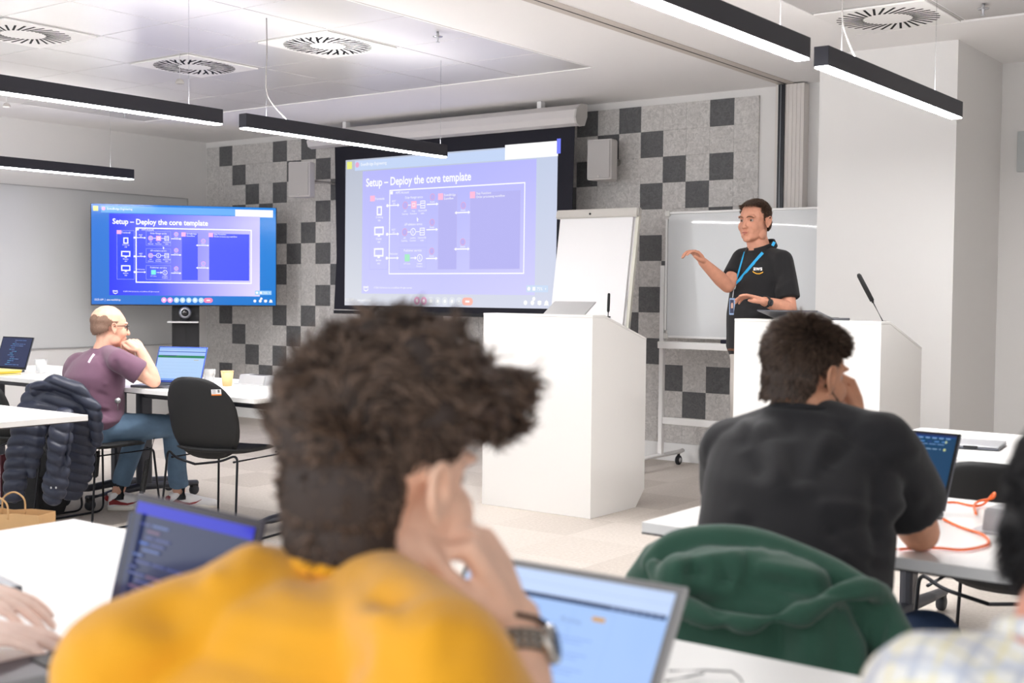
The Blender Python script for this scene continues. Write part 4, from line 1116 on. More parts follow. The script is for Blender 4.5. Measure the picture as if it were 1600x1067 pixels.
def pants(o, hip, kn, an, k=1.0, t=.94, flare=1.0):
    chain(o, [hip, lerp(hip, kn, .5), kn], [.094*k, .086*k, .070*k], 20); e = lerp(kn, an, t)
    chain(o, [kn, lerp(kn, e, .4), e], [.070*k, .066*k*flare, .058*k*flare], 20, (1, 0))
def eyes(head, c, R, k, m_iris=(70, 60, 50)):
    c = Vector(c)
    for s in (-1, 1):
        o = Org(); o.ell(c+R @ (V3(s*.0305, .0755, .003)*k), [v*k for v in (.0098, .0098, .0092)], R, 16)
        e = obj('eye', me_from('eye', o.V, o.F, True), mat('eye_white', (176, 158, 150), .4), head, True)
        o = Org(); o.ell(c+R @ (V3(s*.0305, .0830, .003)*k), [v*k for v in (.0060, .0042, .0058)], R, 12)
        obj('iris', me_from('iris', o.V, o.F, True), mat('iris_%d' % m_iris[0], m_iris, .15), e, True)
def brows(head, c, R, k, m):
    c = Vector(c)
    for s in (-1, 1):
        pts = [c+R @ (V3(s*x, y, z)*k) for x, y, z in ((.012, .0975, .019), (.026, .097, .024), (.040, .090, .022), (.048, .082, .016))]
        tube('eyebrow', spline(pts, 3), [.0022*k+.0012*k*math.sin(i/9*3.1) for i in range(10)], m, head, 6, world=True)
def lips(head, c, R, k, m):
    c = Vector(c); o = Org()
    o.cone([c+R @ (V3(x, y, z)*k) for x, y, z in ((-.018, .094, -.0640), (-.007, .1005, -.060), (0, .101, -.0610), (.007, .1005, -.060), (.018, .094, -.0640))], [.0012*k, .0026*k, .0026*k, .0026*k, .0012*k], 8)
    o.cone([c+R @ (V3(x, y, z)*k) for x, y, z in ((-.016, .094, -.0655), (0, .1005, -.0690), (.016, .094, -.0655))], [.0012*k, .0034*k, .0012*k], 8)
    obj('lips', me_from('lips', o.V, o.F, True), m, head, True)
def compose(*fs):
    def f(co, nr):
        for g in fs: co = g(co, nr)
        return co
    return f
def shoe(name, parent, heel, toe, m, sole, k=1.0, swoosh=None, collar=None):
    h, t = Vector(heel), Vector(toe); d = (t-h); L = d.length; d.normalize(); sd = Vector((d.y, -d.x, 0)).normalized(); up = V3(0, 0, 1)
    def p(a, b, c): return h+d*a*L+sd*b+up*c
    o = Org()
    o.loft([(p(.0, 0, .045), sd*.030, up*.03), (p(.06, 0, .055), sd*.036, up*.045), (p(.30, 0, .060), sd*.038, up*.045), (p(.52, 0, .048), sd*.041, up*.035), (p(.75, 0, .036), sd*.046, up*.027), (p(.93, 0, .030), sd*.038, up*.020), (p(1.0, 0, .026), sd*.022, up*.012)], 20, 2.5)
    o.cone([p(.13, 0, .06), p(.11, 0, .105)], [.04, .037], 16, 1, (1, 0, 0), (1, 0))
    s = obj(name, o.mesh(.0045, 3), m, parent, True)
    V, F = [], []; n = 22; 
    out = []
    for q in range(n):
        a = 2*math.pi*q/n; x = .5-.52*math.cos(a); w = .040*math.sin(a)*(1+.18*(x-.5)); out.append((x, w*1.12))
    for z in (.001, .026, .028): V += [p(x, w*(1 if z < .027 else .93), z) for x, w in out]
    for l in range(2):
        for q in range(n): F.append((l*n+q, l*n+(q+1) % n, (l+1)*n+(q+1) % n, (l+1)*n+q))
    F.append(tuple(range(n))[::-1]); F.append(tuple(range(2*n, 3*n)))
    obj('sole', me_from('sole', V, F, True), sole, s, True)
    if swoosh:
        for sg in (1, -1):
            def q(a, c): return p(a, sg*(.0425+.006*(a-.3)), c)
            V, F = [], []
            up_c = [(.02, .055), (.12, .070), (.25, .052), (.38, .044), (.52, .050), (.62, .062)]
            lo_c = [(.02, .036), (.12, .038), (.25, .034), (.38, .032), (.50, .040), (.62, .060)]
            for a, c in up_c: V.append(q(a, c)); V.append(q(a, c)+sd*sg*.002)
            for a, c in lo_c: V.append(q(a, c)); V.append(q(a, c)+sd*sg*.002)
            N_ = len(up_c)
            for i in range(N_-1):
                F.append((2*i+1, 2*i+3, 2*N_+2*i+3, 2*N_+2*i+1))
                F.append((2*i, 2*i+2, 2*i+3, 2*i+1)); F.append((2*N_+2*i, 2*N_+2*i+1, 2*N_+2*i+3, 2*N_+2*i+2))
            obj('side_stripe', me_from('side_stripe', V, F), swoosh, s, True)
        obj('heel_tab', me_from('heel_tab', *tube_geo([p(-.0, -.02, .07), p(-.03, 0, .072), p(.0, .02, .07)], .016, 8, flat=1)), swoosh, s, True)
        o2 = Org()
        for i in range(5):
            o2.cone([p(.30+i*.07, -.02, .098-i*.009), p(.31+i*.07, .02, .098-i*.009)], [.003, .003], 6)
        obj('laces', me_from('laces', o2.V, o2.F, True), mat('lace_white', (244, 243, 240), .7), s, True)
    return s

# ------------------------------------------------------------------ presenter
TH = math.pi-.375
FR = frame3(TH); FX, FY = FR @ V3(1, 0, 0), FR @ V3(0, 1, 0)
hc = W(1179.5, 346, 7.2); HR = frame3(math.pi-.14, -.02)
pr_ = thing('person', 'standing man in black polo shirt with blue lanyard, speaking beside the right lectern', 'person', (W(1178, 500, 7.2).x, W(1178, 500, 7.2).y, 0), TH)
nk = W(1188, 391, 7.22); shR, shL = W(1160, 405, 7.32), W(1222, 407, 7.08)
elR, wrR = W(1137, 447, 7.20), W(1098, 409, 7.08)
elL, wrL = W(1234, 483, 7.00), W(1194, 471, 6.84)
ch_, be_, pe_ = W(1188, 432, 7.22), W(1182, 490, 7.22), W(1181, 548, 7.24)
SK1 = skinm('skin_presenter', (196, 140, 116)); SK1b = mat('lips_presenter', (176, 104, 92), .45)
b = Org(); add_head(b, hc, HR, 1.06, nk+V3(0, 0, -.02), .058, 1.12)
def torso(o, g, nk, ch_, be_, pe_, FX, FY, wch, wbe, wpe, dch, dbe, dpe, sh=None, rs=.062):
    o.loft([(pe_-V3(0, 0, .10), FX*wpe*.8, FY*dpe*.8), (pe_, FX*wpe*g, FY*dpe*g), (be_, FX*wbe*g, FY*dbe*g), (ch_, FX*wch*g, FY*dch*g), (lerp(ch_, nk, .55), FX*wch*.93*g, FY*dch*.82*g), (lerp(ch_, nk, .86), FX*.095*g, FY*.078*g), (nk+V3(0, 0, .0), FX*.070*g, FY*.070*g)])
    if sh:
        for s in sh: o.cone([lerp(nk, s, .12)-V3(0, 0, .02), lerp(nk, s, .6)-V3(0, 0, .004), s], [.050*g, .052*g, rs*g])
torso(b, .93, nk, ch_, be_, pe_, FX, FY, .175, .165, .165, .118, .125, .118, (shR, shL), .054)
arm(b, shR, elR, wrR, 1.0); arm(b, shL, elL, wrL, 1.0)
dR = (W(1083, 396, 7.03)-wrR)
add_hand(b, wrR, dR+V3(0, 0, .02), V3(-.3, -.5, -.8), W(1090, 430, 6.9)-wrR, [(.55, .55, .3), (.7, .6, .35), (.75, .6, .4), (.8, .6, .4)], 1.0, (.8, .45, .5), .25, .05)
dL = (W(1160, 458, 6.80)-wrL)
add_hand(b, wrL, dL, V3(.2, -.1, -1)+FX*.3, V3(0, 0, 1)-VF*.3, [(.10, .25, .2), (.32, .35, .25), (.5, .4, .25), (.62, .45, .3)], 1.0, (.85, .35, .3), .2, .09)
hpR, hpL = pe_+FX*.09, pe_-FX*.09
knR, anR = V3(hpR.x, hpR.y, .52)+FY*.02, V3(hpR.x, hpR.y, .10); knL, anL = V3(hpL.x, hpL.y, .52)+FY*.03, V3(hpL.x, hpL.y, .10)-FY*.02
thigh(b, hpR, knR, anR); thigh(b, hpL, knL, anL)
body = obj('body', b.mesh(.0036, 3, disp=socket_disp(hc, HR, 1.06)), SK1, pr_, True)
eyes(body, hc, HR, 1.06); lips(body, hc, HR, 1.06, SK1b)
HB1 = mat('brow_brown', (96, 66, 48), .8); brows(body, hc, HR, 1.06, HB1)
# polo
s = Org(); torso(s, 1.06, nk+V3(0, 0, .002), ch_, be_, pe_+V3(0, 0, .02), FX, FY, .178, .178, .180, .122, .138, .134, (shR, shL), .062)
sleeve(s, shR, elR, .66, .064, .064); sleeve(s, shL, elL, .80, .066, .070)
fd = [(W(1205, 455, 7.05), W(1222, 420, 7.02), .02, -.008), (W(1160, 500, 7.1), W(1212, 478, 7.05), .02, .007), (W(1150, 470, 7.1), W(1205, 500, 7.05), .018, -.006), (W(1150, 520, 7.1), W(1215, 512, 7.05), .02, .006), (W(1160, 425, 7.2), W(1148, 450, 7.1), .015, -.006), (W(1212, 455, 7.0), W(1235, 440, 6.98), .014, .005)]
shirt = obj('polo_shirt', s.mesh(.007, 12, disp=folds([(a, b_, w, h*1.1) for a, b_, w, h in fd], .003, 16, 4)), mat('polo_black', (15, 14, 17), .85, bump=.3, bscale=700, sheen=.06), pr_, True)
# collar: folded band around the neck, open in front
def ring(c, R3, rx, ry, a0, a1, n=20, z=lambda a: 0):
    return [Vector(c)+R3 @ V3(rx*math.sin(a), ry*math.cos(a), z(a)) for a in [a0+(a1-a0)*i/n for i in range(n+1)]]
NR = frame3(TH)
inner = ring(nk+V3(0, 0, .026), NR, .076, .074, .30, 2*math.pi-.30, 26, lambda a: -.030*math.cos(a)+.012)
outer = ring(nk+V3(0, 0, -.006), NR, .100, .098, .42, 2*math.pi-.42, 26, lambda a: -.042*math.cos(a)+.004)
V, F = [], []
for p_, q_ in zip(inner, outer):
    m_ = lerp(p_, q_, .35)+V3(0, 0, .012); V += [p_, m_, q_, q_-V3(0, 0, .004), lerp(p_, q_, .3)]
for i in range(26):
    for j in range(5): F.append((i*5+j, (i+1)*5+j, (i+1)*5+(j+1) % 5, i*5+(j+1) % 5))
obj('collar', me_from('collar', V, F, True), MATS['polo_black'], shirt, True)
def surf_strip(pts, w, lift, nrm, target=None):
    """thin ribbon following pts, its width across; nrm = outward direction"""
    V, F = [], []; n = Vector(nrm).normalized()
    for i, p_ in enumerate(pts):
        d = (pts[min(i+1, len(pts)-1)]-pts[max(i-1, 0)]).normalized(); a = d.cross(n).normalized()*w/2
        for o_ in (n*lift, n*(lift-.0015)): V += [p_+a+o_, p_-a+o_]
    for i in range(len(pts)-1):
        a, b_ = i*4, (i+1)*4; F += [(a, a+1, b_+1, b_), (a+2, b_+2, b_+3, a+3), (a, b_, b_+2, a+2), (a+1, a+3, b_+3, b_+1)]
    return me_from('strip', V, F)
from mathutils.bvhtree import BVHTree
def snap(pts, obj_, parent, toward, off=.003):
    """drop points onto the surface of a part as seen from direction 'toward' (outward)"""
    me = obj_.data; Mx = root_m(parent); bvh = BVHTree.FromPolygons([Mx @ v.co for v in me.vertices], [tuple(p.vertices) for p in me.polygons])
    out = []; t = Vector(toward).normalized()
    for p_ in pts:
        h = bvh.ray_cast(p_+t*.5, -t); out.append(h[0]+t*off if h[0] is not None else p_)
    return out
cam_dir = -(W(1178, 430, 1)-V3(0, 0, CAMZ)).normalized(); 
LB = mat('lanyard_blue', (36, 160, 214), .6)
def pxs(lst, d): return [W(x, y, d) for x, y in lst]
def dens(pts, k=4):
    return [lerp(pts[i], pts[i+1], j/k) for i in range(len(pts)-1) for j in range(k)]+[pts[-1]]
r_ = snap(dens(pxs([(1192, 394), (1172, 417), (1147, 447)], 7.0)), shirt, pr_, cam_dir, .004)
ly = obj('lanyard', surf_strip(r_, .017, .003, cam_dir), LB, pr_, True)
r_ = snap(dens(pxs([(1163, 392), (1157, 412), (1152, 430), (1147, 447)], 7.0)), shirt, pr_, cam_dir, .004)
obj('lanyard_strap', surf_strip(r_, .009, .003, cam_dir), LB, ly, True)
r_ = snap(dens(pxs([(1210, 378), (1207, 384)], 7.1)), shirt, pr_, cam_dir, .012)
obj('lanyard_strap', surf_strip(r_, .016, .006, cam_dir), LB, ly, True)
rb = snap([W(1146, 449, 7.0)], shirt, pr_, cam_dir, .012)[0]
me = me_from('reel', *lathe_geo([(.001, 0), (.013, 0), (.015, .003), (.013, .006), (.001, .006)], 16), True)
rotc = cam_dir.to_track_quat('Z', 'X').to_matrix().to_4x4(); me.transform(Matrix.Translation(rb) @ rotc); obj('reel', me, mat('reel_clear', (190, 192, 190), .2), ly, True)
bd = snap([W(1143.5, 480, 7.0)], shirt, pr_, cam_dir, .02)[0]
tube('reel_cord', [rb, lerp(rb, bd+V3(0, 0, .045), .9)], .0025, mat('cord_clear', (200, 202, 206), .2), ly, 6, world=True)
bm = boxes(((0, 0, 0), (.036, .098, .004), .004)); me = bm2me(bm, 'badge'); rr = Matrix.Translation(bd) @ Matrix((( -VR.x*-1, 0, cam_dir.x, 0), (-VR.y*-1, 0, cam_dir.y, 0), (0, 1, cam_dir.z, 0), (0, 0, 0, 1)))
me.transform(rr); bdg = obj('badge_holder', me, mat('badge_plastic', (150, 172, 205), .15), ly, True)
me = bm2me(boxes(((-.003, 0, .003), (.022, .078, .001))), 'badge_card'); me.transform(rr); obj('badge_card', me, mat('badge_card', (52, 58, 84), .4), bdg, True)
me = bm2me(boxes(((-.002, .002, .0042), (.011, .024, .001), .0004), ((-.002, .017, .0042), (.008, .009, .001), .0004)), 'badge_photo'); me.transform(rr); obj('badge_photo', me, mat('badge_face', (206, 168, 150), .5), bdg, True)
# chest logo
Vt, Ft = text_geo('aws', .034, True)
lc = W(1177, 422, 7.0)
pts = [lc+VR*(v.x*1.0)+V3(0, 0, v.y-.006*v.x) for v in Vt]; lg = snap(pts, shirt, pr_, cam_dir, .004)
lgo = obj('chest_logo', me_from('chest_logo', lg, Ft), mat('logo_white', (240, 240, 240), .6), shirt, True)
arc_ = [lc+VR*x+V3(0, 0, z) for x, z in ((-.004, -.006), (.006, -.014), (.020, -.020), (.036, -.020), (.050, -.014), (.056, -.010))]
arc_ = snap(dens(arc_, 2), shirt, pr_, cam_dir, .003); obj('logo_smile', surf_strip(arc_, .005, .0015, cam_dir), mat('logo_orange', (238, 176, 50), .6), shirt, True)
# watch
def watch(parent, wr, el, r, m_band, m_case, cdir, face=True, bw=.020, off=.03):
    d = (Vector(el)-Vector(wr)).normalized(); c = Vector(wr)+d*off
    q = d.to_track_quat('Z', 'Y').to_matrix().to_4x4(); T_ = Matrix.Translation(c) @ q
    V, F = lathe_geo([(r, -bw/2), (r+.003, -bw/2), (r+.003, bw/2), (r, bw/2), (r, -bw/2)], 28, close=False); me = me_from('band', V, F, True); me.transform(T_); bnd = obj('watch', me, m_band, parent, True)
    if face:
        cd = Vector(cdir); cd = (cd-d*cd.dot(d)).normalized(); fc_ = c+cd*(r+.004); q2 = cd.to_track_quat('Z', 'X').to_matrix().to_4x4()
        V, F = lathe_geo([(.001, -.003), (.0195, -.003), (.0205, 0), (.0195, .006), (.016, .007), (.001, .0065)], 24); me = me_from('case', V, F, True); me.transform(Matrix.Translation(fc_) @ q2); cs = obj('watch_case', me, m_case, bnd, True)
        V, F = lathe_geo([(.001, .0072), (.0135, .0072), (.014, .0066)], 24, close=False); me = me_from('dial', V, F, True); me.transform(Matrix.Translation(fc_) @ q2); obj('watch_dial', me, mat('dial_dark', (34, 36, 44), .15), cs, True)
    return bnd
watch(pr_, wrL, elL, .0305, mat('watch_rubber', (26, 26, 28), .6), mat('watch_case_black', (36, 36, 38), .3), cam_dir+VR*.4, off=.012)
# trousers, belt, shoes
t_ = Org(); t_.loft([(pe_-V3(0, 0, .12), FX*.15, FY*.11), (pe_-V3(0, 0, .02), FX*.172, FY*.128), (pe_+V3(0, 0, .05), FX*.166, FY*.125)])
pants(t_, hpR-V3(0, 0, .06), knR, anR, .95); pants(t_, hpL-V3(0, 0, .06), knL, anL, .95)
tr_ = obj('trousers', t_.mesh(.007, 4, disp=folds([], .003, 18, 8)), mat('chino_grey', (186, 180, 174), .85, bump=.3, bscale=500), pr_, True)
o = Org(); o.loft([(pe_+V3(0, 0, .0), FX*.182, FY*.139), (pe_+V3(0, 0, .035), FX*.180, FY*.137)], 32); obj('belt', me_from('belt', o.V, o.F, True), mat('belt_brown', (110, 70, 48), .5), tr_, True)
for a_ in (anR, anL): shoe('shoe', pr_, (a_.x-FY.x*.05, a_.y-FY.y*.05, 0), (a_.x+FY.x*.22, a_.y+FY.y*.22, 0), mat('shoe_brown', (84, 60, 46), .5), mat('sole_dark', (40, 36, 34), .7))
# short hair
def cap_mesh(c, R, k, ells, voxel=.006):
    o = Org()
    for pos, r in ells: o.ell(Vector(c)+R @ (V3(*pos)*k), [v*k for v in r], R)
    return o.mesh(voxel, 4)
def loc_sel(c, R, k, f):
    c = np.array(c); Rn = np.array(R)
    def g(co, nr):
        l = (co-c)@Rn/k; return f(l[:, 0], l[:, 1], l[:, 2])
    return g
def flow_of(c, R, k, f):
    c = np.array(c); Rn = np.array(R)
    def g(co):
        l = (co-c)@Rn/k; v = np.stack(f(l[:, 0], l[:, 1], l[:, 2]), 1); return v@Rn.T
    return g
k1 = 1.06
cap = cap_mesh(hc, HR, k1, [((0, -.017, .044), (.081, .098, .085)), ((0, .022, .056), (.068, .074, .058)), ((0, -.045, -.01), (.073, .064, .067))])
sel = loc_sel(hc, HR, k1, lambda x, y, z: ((z > .070+.18*np.maximum(y-.03, 0)) & (y < .084-.45*np.abs(x))) | ((y < .034) & (z > .040)) | ((y < .018) & (z > .0)) | ((y < -.015) & (z > -.02)) | ((y < -.045) & (z > -.055)))
sel_f = loc_sel(hc, HR, k1, lambda x, y, z: z > -.05)
V, F = hair_geo(cap, sel, 6500, flow_of(hc, HR, k1, lambda x, y, z: (x*.5, .15-y*2.0, .1-z*3+.15)), .020, .0009, .35, 0, 3, 3, .25)
cap2 = bmesh.new(); cap2.from_mesh(cap)
def trim_cap(bmx, keep):
    co = np.array([v.co[:] for v in bmx.verts]); kk = keep(co, None)
    bmesh.ops.delete(bmx, geom=[v for v, q in zip(list(bmx.verts), kk) if not q], context='VERTS')
trim_cap(cap2, sel); cm = bm2me(cap2, 'cap', True)
obj('hair', join_np(cm, V, F, 'hair'), hair_mat('hair_presenter', (52, 38, 30), (112, 86, 68)), pr_, True)

# ------------------------------------------------------------------ man in plum t-shirt
sc_ = thing('person', 'seated man in plum t-shirt and jeans, chin on his hand, facing the television', 'person', (-5.95, 4.10, 0), 0)
hc = W(171, 511, 6.9); HR = frame3(-.22, -.05)
BX, BY_ = V3(1, 0, 0), V3(0, 1, 0)
SK2 = skinm('skin_plum', (226, 176, 152))
nk = W(163, 545, 6.9); ch_, be_, pe_ = W(148, 588, 6.88), W(146, 640, 6.88), V3(-5.93, 4.02, .52)
shR, shL = W(186, 563, 6.74), W(138, 566, 7.02)
elR, wrR = V3(-5.645, 4.245, .785), W(221, 548, 6.80)
elL, wrL = V3(-6.12, 4.32, .79), W(196, 556, 6.98)
b = Org(); add_head(b, hc, HR, .99, nk, .054)
torso(b, .92, nk, ch_, be_, pe_, BX, BY_, .165, .15, .16, .115, .115, .12, (shR, shL), .052)
arm(b, shR, elR, wrR, .98); arm(b, shL, elL, wrL, .98)
add_hand(b, wrR, W(206, 532, 6.83)-wrR, V3(-.5, .1, -.85), V3(-1, -.5, .3), [(.9, .9, .6), (1.0, 1.0, .6), (1.1, 1.0, .6), (1.15, 1.0, .6)], 1.0, (.8, .4, .4), .4, .02)
add_hand(b, wrL, W(200, 540, 6.92)-wrL, V3(.5, .1, -.5), V3(0, -1, .3), [(1.0, .9, .6)]*4, 1.0, (.8, .4, .4), .4, .02)
hpR, hpL = pe_+V3(.09, .03, 0), pe_+V3(-.09, .03, 0)
knR, anR = V3(-5.77, 4.47, .51), V3(-5.86, 4.585, .11); knL, anL = V3(-6.04, 4.45, .50), V3(-6.13, 4.36, .11)
thigh(b, hpR, knR, anR); thigh(b, hpL, knL, anL)
body = obj('body', b.mesh(.0042, 3, disp=socket_disp(hc, HR, .99)), SK2, sc_, True)
eyes(body, hc, HR, .99); lips(body, hc, HR, .99, mat('lips_2', (190, 120, 108), .5))
s = Org(); torso(s, 1.08, nk+V3(0, 0, .002), ch_, be_, pe_+V3(0, 0, .05), BX, BY_, .178, .170, .182, .130, .135, .155, (shR, shL), .062)
s.ell(W(128, 585, 6.95), (.14, .09, .13)); sleeve(s, shR, elR, .62, .066, .072); sleeve(s, shL, elL, .6, .066, .07)
fd = [(W(178, 560, 6.6), W(190, 600, 6.6), .016, -.010), (W(165, 600, 6.7), W(186, 608, 6.6), .014, .008), (W(120, 600, 6.8), W(180, 625, 6.7), .018, -.007), (W(125, 630, 6.8), W(180, 640, 6.7), .016, .008), (W(120, 615, 6.8), W(172, 650, 6.7), .014, -.006), (W(195, 575, 6.6), W(215, 585, 6.6), .012, .006), (W(178, 560, 6.6), W(205, 568, 6.6), .012, .006), (W(150, 555, 6.75), W(172, 590, 6.7), .012, -.005)]
TS = mat('tshirt_plum', (112, 80, 100), .9, bump=.3, bscale=500, sheen=.2)
shirt = obj('t_shirt', s.mesh(.007, 14, disp=folds([(a, b_, w, h*1.5) for a, b_, w, h in fd], .004, 18, 14)), TS, sc_, True)
tube('neckband', ring(nk+V3(0, 0, -.002), frame3(0), .072, .071, 0, 2*math.pi, 28), .006, TS, shirt, 8, world=True)
mk_ = snap(dens(pxs([(139, 568), (143, 561), (148, 554)], 6.6), 3), shirt, sc_, -(W(140, 530, 1)-V3(0, 0, CAMZ)).normalized(), .003)
obj('back_print', surf_strip(mk_, .018, .001, -(W(140, 530, 1)-V3(0, 0, CAMZ)).normalized()), mat('print_lilac', (200, 184, 196), .7), shirt, True)
JN = mat('jeans_blue', (98, 124, 150), .85, bump=.35, bscale=450, var=.16, vscale=10)
t_ = Org(); t_.loft([(pe_-V3(0, 0, .09), BX*.15, BY_*.12), (pe_, BX*.175, BY_*.145), (pe_+V3(0, -.01, .07), BX*.160, BY_*.125)])
pants(t_, hpR, knR, anR, .92, .92); pants(t_, hpL, knL, anL, .92, .90)
jn = obj('jeans', t_.mesh(.007, 4, disp=folds([(knR+V3(.07, .05, .0), knR+V3(.05, -.08, .04), .018, .010), (knR+V3(.07, -.02, -.02), knR+V3(.05, -.2, .03), .016, -.008), (hpR+V3(.09, .1, 0), hpR+V3(.07, .28, .05), .02, .008), (anR+V3(.06, 0, .05), anR+V3(0, -.07, .07), .015, .008)], .004, 20, 24)), JN, sc_, True)
for a_, t2 in ((anR, V3(-5.74, 4.80, 0)), (anL, V3(-6.02, 4.50, 0))):
    f_ = (V3(t2.x, t2.y, 0)-V3(a_.x, a_.y, 0)).normalized(); h_ = V3(a_.x, a_.y, 0)-f_*.055
    tube('sock', [a_-V3(0, 0, .045), a_+V3(0, 0, .05)], [.050, .050], mat('sock_grey', (52, 56, 60), .9), sc_, 18, world=True)
    shoe('sneaker', sc_, h_, h_+f_*.285, mat('sneaker_white', (238, 236, 236), .5), mat('sole_cream', (236, 230, 220), .6), swoosh=mat('stripe_dark_red', (140, 34, 38), .5))
# glasses
GF = mat('glasses_frame', (58, 40, 30), .3)
def gpt(x, y, z): return hc+HR @ (V3(x, y, z)*.99)
gg = tube('glasses', spline([gpt(.052, .092, .008), gpt(.070, .080, .010), (gpt(.080, .03, .010)), gpt(.084, -.006, .006), gpt(.084, -.022, -.012)], 4), .0022, GF, sc_, 6, world=True)
tube('temple', spline([gpt(-.052, .092, .008), gpt(-.070, .080, .010), gpt(-.080, .03, .010), gpt(-.084, -.006, .006)], 4), .0022, GF, gg, 6, world=True)
for s_ in (-1, 1):
    tube('lens_rim', [gpt(s_*.031+.024*math.cos(a), .100-.018*abs(math.cos(a)*.5+s_*.5)*1.0, .0+.019*math.sin(a)) for a in [i*math.pi/8 for i in range(17)]], .0018, GF, gg, 6, world=True)
tube('bridge', [gpt(-.008, .102, .004), gpt(.008, .102, .004)], .0018, GF, gg, 6, world=True)
k2 = .99
cap = cap_mesh(hc, HR, k2, [((0, -.016, .036), (.0775, .0965, .082)), ((0, -.045, -.005), (.070, .062, .062))])
sel = loc_sel(hc, HR, k2, lambda x, y, z: (z < .066-.55*np.maximum(y+.02, 0)+.012*np.sin(x*60)+.01*np.sin(y*90)) & (y < .045-.3*np.maximum(z-.02, 0)) & (z > np.where(y > -.03, .004-.3*(y+.03), -.05+.5*(y+.03)+.03)) )
cap2 = bmesh.new(); cap2.from_mesh(cap); trim_cap(cap2, sel)
V, F = hair_geo(cap, sel, 3500, flow_of(hc, HR, k2, lambda x, y, z: (x*.1, -.4+y*0, -.8+z*0)), .005, .0007, .5, 0, 5, 2, .4)
obj('hair', join_np(bm2me(cap2, 'c', True), V, F, 'hair'), hair_mat('hair_plum', (120, 94, 80), (160, 128, 110), .8), sc_, True)
# badge on a retractable reel at the waist
rp = W(184, 626, 6.62)
me = me_from('waist_reel', *lathe_geo([(.001, 0), (.014, 0), (.016, .004), (.001, .006)], 16), True); cd2 = -(W(184, 626, 1)-V3(0, 0, CAMZ)).normalized()
me.transform(Matrix.Translation(rp) @ cd2.to_track_quat('Z', 'X').to_matrix().to_4x4()); wr_ = obj('waist_reel', me, ALU, sc_, True)
tube('reel_cord', [rp-V3(0, 0, .012), rp-V3(0, 0, .05)], .0022, ALU, wr_, 6, world=True)

# ------------------------------------------------------------------ man in black t-shirt (back view)
bk = thing('person', 'seated man in black t-shirt seen from behind, head resting on his hand', 'person', (-1.0, 2.22, 0), 0)
hc = W(1258, 586, 2.66); HR = frame3(-.34, -.12, .0)
SK3 = skinm('skin_olive', (206, 150, 120))
nk = W(1262, 640, 2.64); shR, shL = W(1376, 700, 2.50), W(1145, 706, 2.68)
ch_, be_, pe_ = W(1252, 745, 2.53), W(1240, 850, 2.44), V3(-.97, 2.13, .56)
elR, wrR = V3(-.875, 2.635, .785), W(1340, 662, 2.74)
elL, wrL = V3(-1.33, 2.66, .79), V3(-1.12, 2.80, .785)
b = Org(); add_head(b, hc, HR, .95, nk, .060)
torso(b, .88, nk, ch_, be_, pe_, BX, BY_, .185, .17, .165, .13, .125, .13, (shR, shL), .054)
arm(b, shR, elR, wrR, 1.08); arm(b, shL, elL, wrL, 1.05)
add_hand(b, wrR, V3(-.35, .15, .8), V3(-.6, -.5, .2), V3(0, -1, 0), [(.9, .9, .6), (1.0, 1.0, .6), (1.1, 1.0, .6), (1.15, 1.0, .6)], 1.0, (.8, .4, .4), .4, .02)
add_hand(b, wrL, V3(.9, .4, 0), V3(0, 0, -1), V3(-.3, 1, 0), [(.3, .3, .2)]*4, 1.0)
hpR, hpL = pe_+V3(.09, .04, -.02), pe_+V3(-.09, .04, -.02)
knR, anR = W(1452, 1003, 2.62), V3(-.82, 2.66, .10); knL, anL = V3(-1.18, 2.58, .54), V3(-1.20, 2.62, .10)
anR = V3(knR.x, knR.y+.02, .10)
thigh(b, hpR, knR, anR); thigh(b, hpL, knL, anL)
body = obj('body', b.mesh(.0042, 3, disp=socket_disp(hc, HR, .95)), SK3, bk, True)
eyes(body, hc, HR, .95)
s = Org(); torso(s, 1.07, nk+V3(.0, 0, .006), ch_, be_, pe_+V3(0, 0, .02), BX, BY_, .190, .185, .18, .135, .135, .14, (shR, shL), .066)
sleeve(s, shR, elR, .66, .076, .088); sleeve(s, shL, elL, .72, .074, .080)
fd = [(W(1372, 740, 2.42), W(1370, 880, 2.36), .024, -.026), (W(1290, 792, 2.36), W(1368, 800, 2.38), .016, .014), (W(1300, 830, 2.33), W(1372, 812, 2.36), .014, -.013), (W(1195, 672, 2.48), W(1225, 760, 2.40), .024, .014), (W(1165, 668, 2.55), W(1215, 650, 2.5), .018, .016), (W(1235, 670, 2.45), W(1245, 740, 2.38), .02, -.012), (W(1320, 870, 2.32), W(1365, 850, 2.35), .014, .010), (W(1160, 690, 2.5), W(1185, 740, 2.44), .018, -.010), (W(1370, 720, 2.44), W(1440, 700, 2.44), .02, .008), (W(1385, 800, 2.4), W(1440, 775, 2.4), .016, .010), (W(1380, 835, 2.4), W(1445, 800, 2.4), .012, -.008),
      (W(1300, 670, 2.48), W(1260, 760, 2.42), .02, .008), (W(1330, 690, 2.45), W(1290, 730, 2.42), .018, -.008), (W(1095, 780, 2.6), W(1150, 800, 2.5), .014, .007), (W(1095, 830, 2.55), W(1170, 820, 2.45), .014, -.007), (W(1215, 640, 2.5), W(1320, 660, 2.48), .012, .006)]
BT_ = mat('tshirt_black', (30, 29, 32), .9, bump=.25, bscale=500, sheen=.12)
shirt = obj('t_shirt', s.mesh(.0065, 16, disp=folds([(a, b_, w, h*1.15) for a, b_, w, h in fd], .004, 14, 34)), BT_, bk, True)
tube('neckband', ring(nk+V3(0, -.002, -.002), frame3(0, -.2), .075, .075, 0, 2*math.pi, 28), .008, BT_, shirt, 8, world=True)
t_ = Org(); t_.loft([(pe_-V3(0, 0, .10), BX*.16, BY_*.13), (pe_, BX*.185, BY_*.15), (pe_+V3(0, 0, .07), BX*.175, BY_*.14)])
pants(t_, hpR, knR, anR, 1.0); pants(t_, hpL, knL, anL, 1.0)
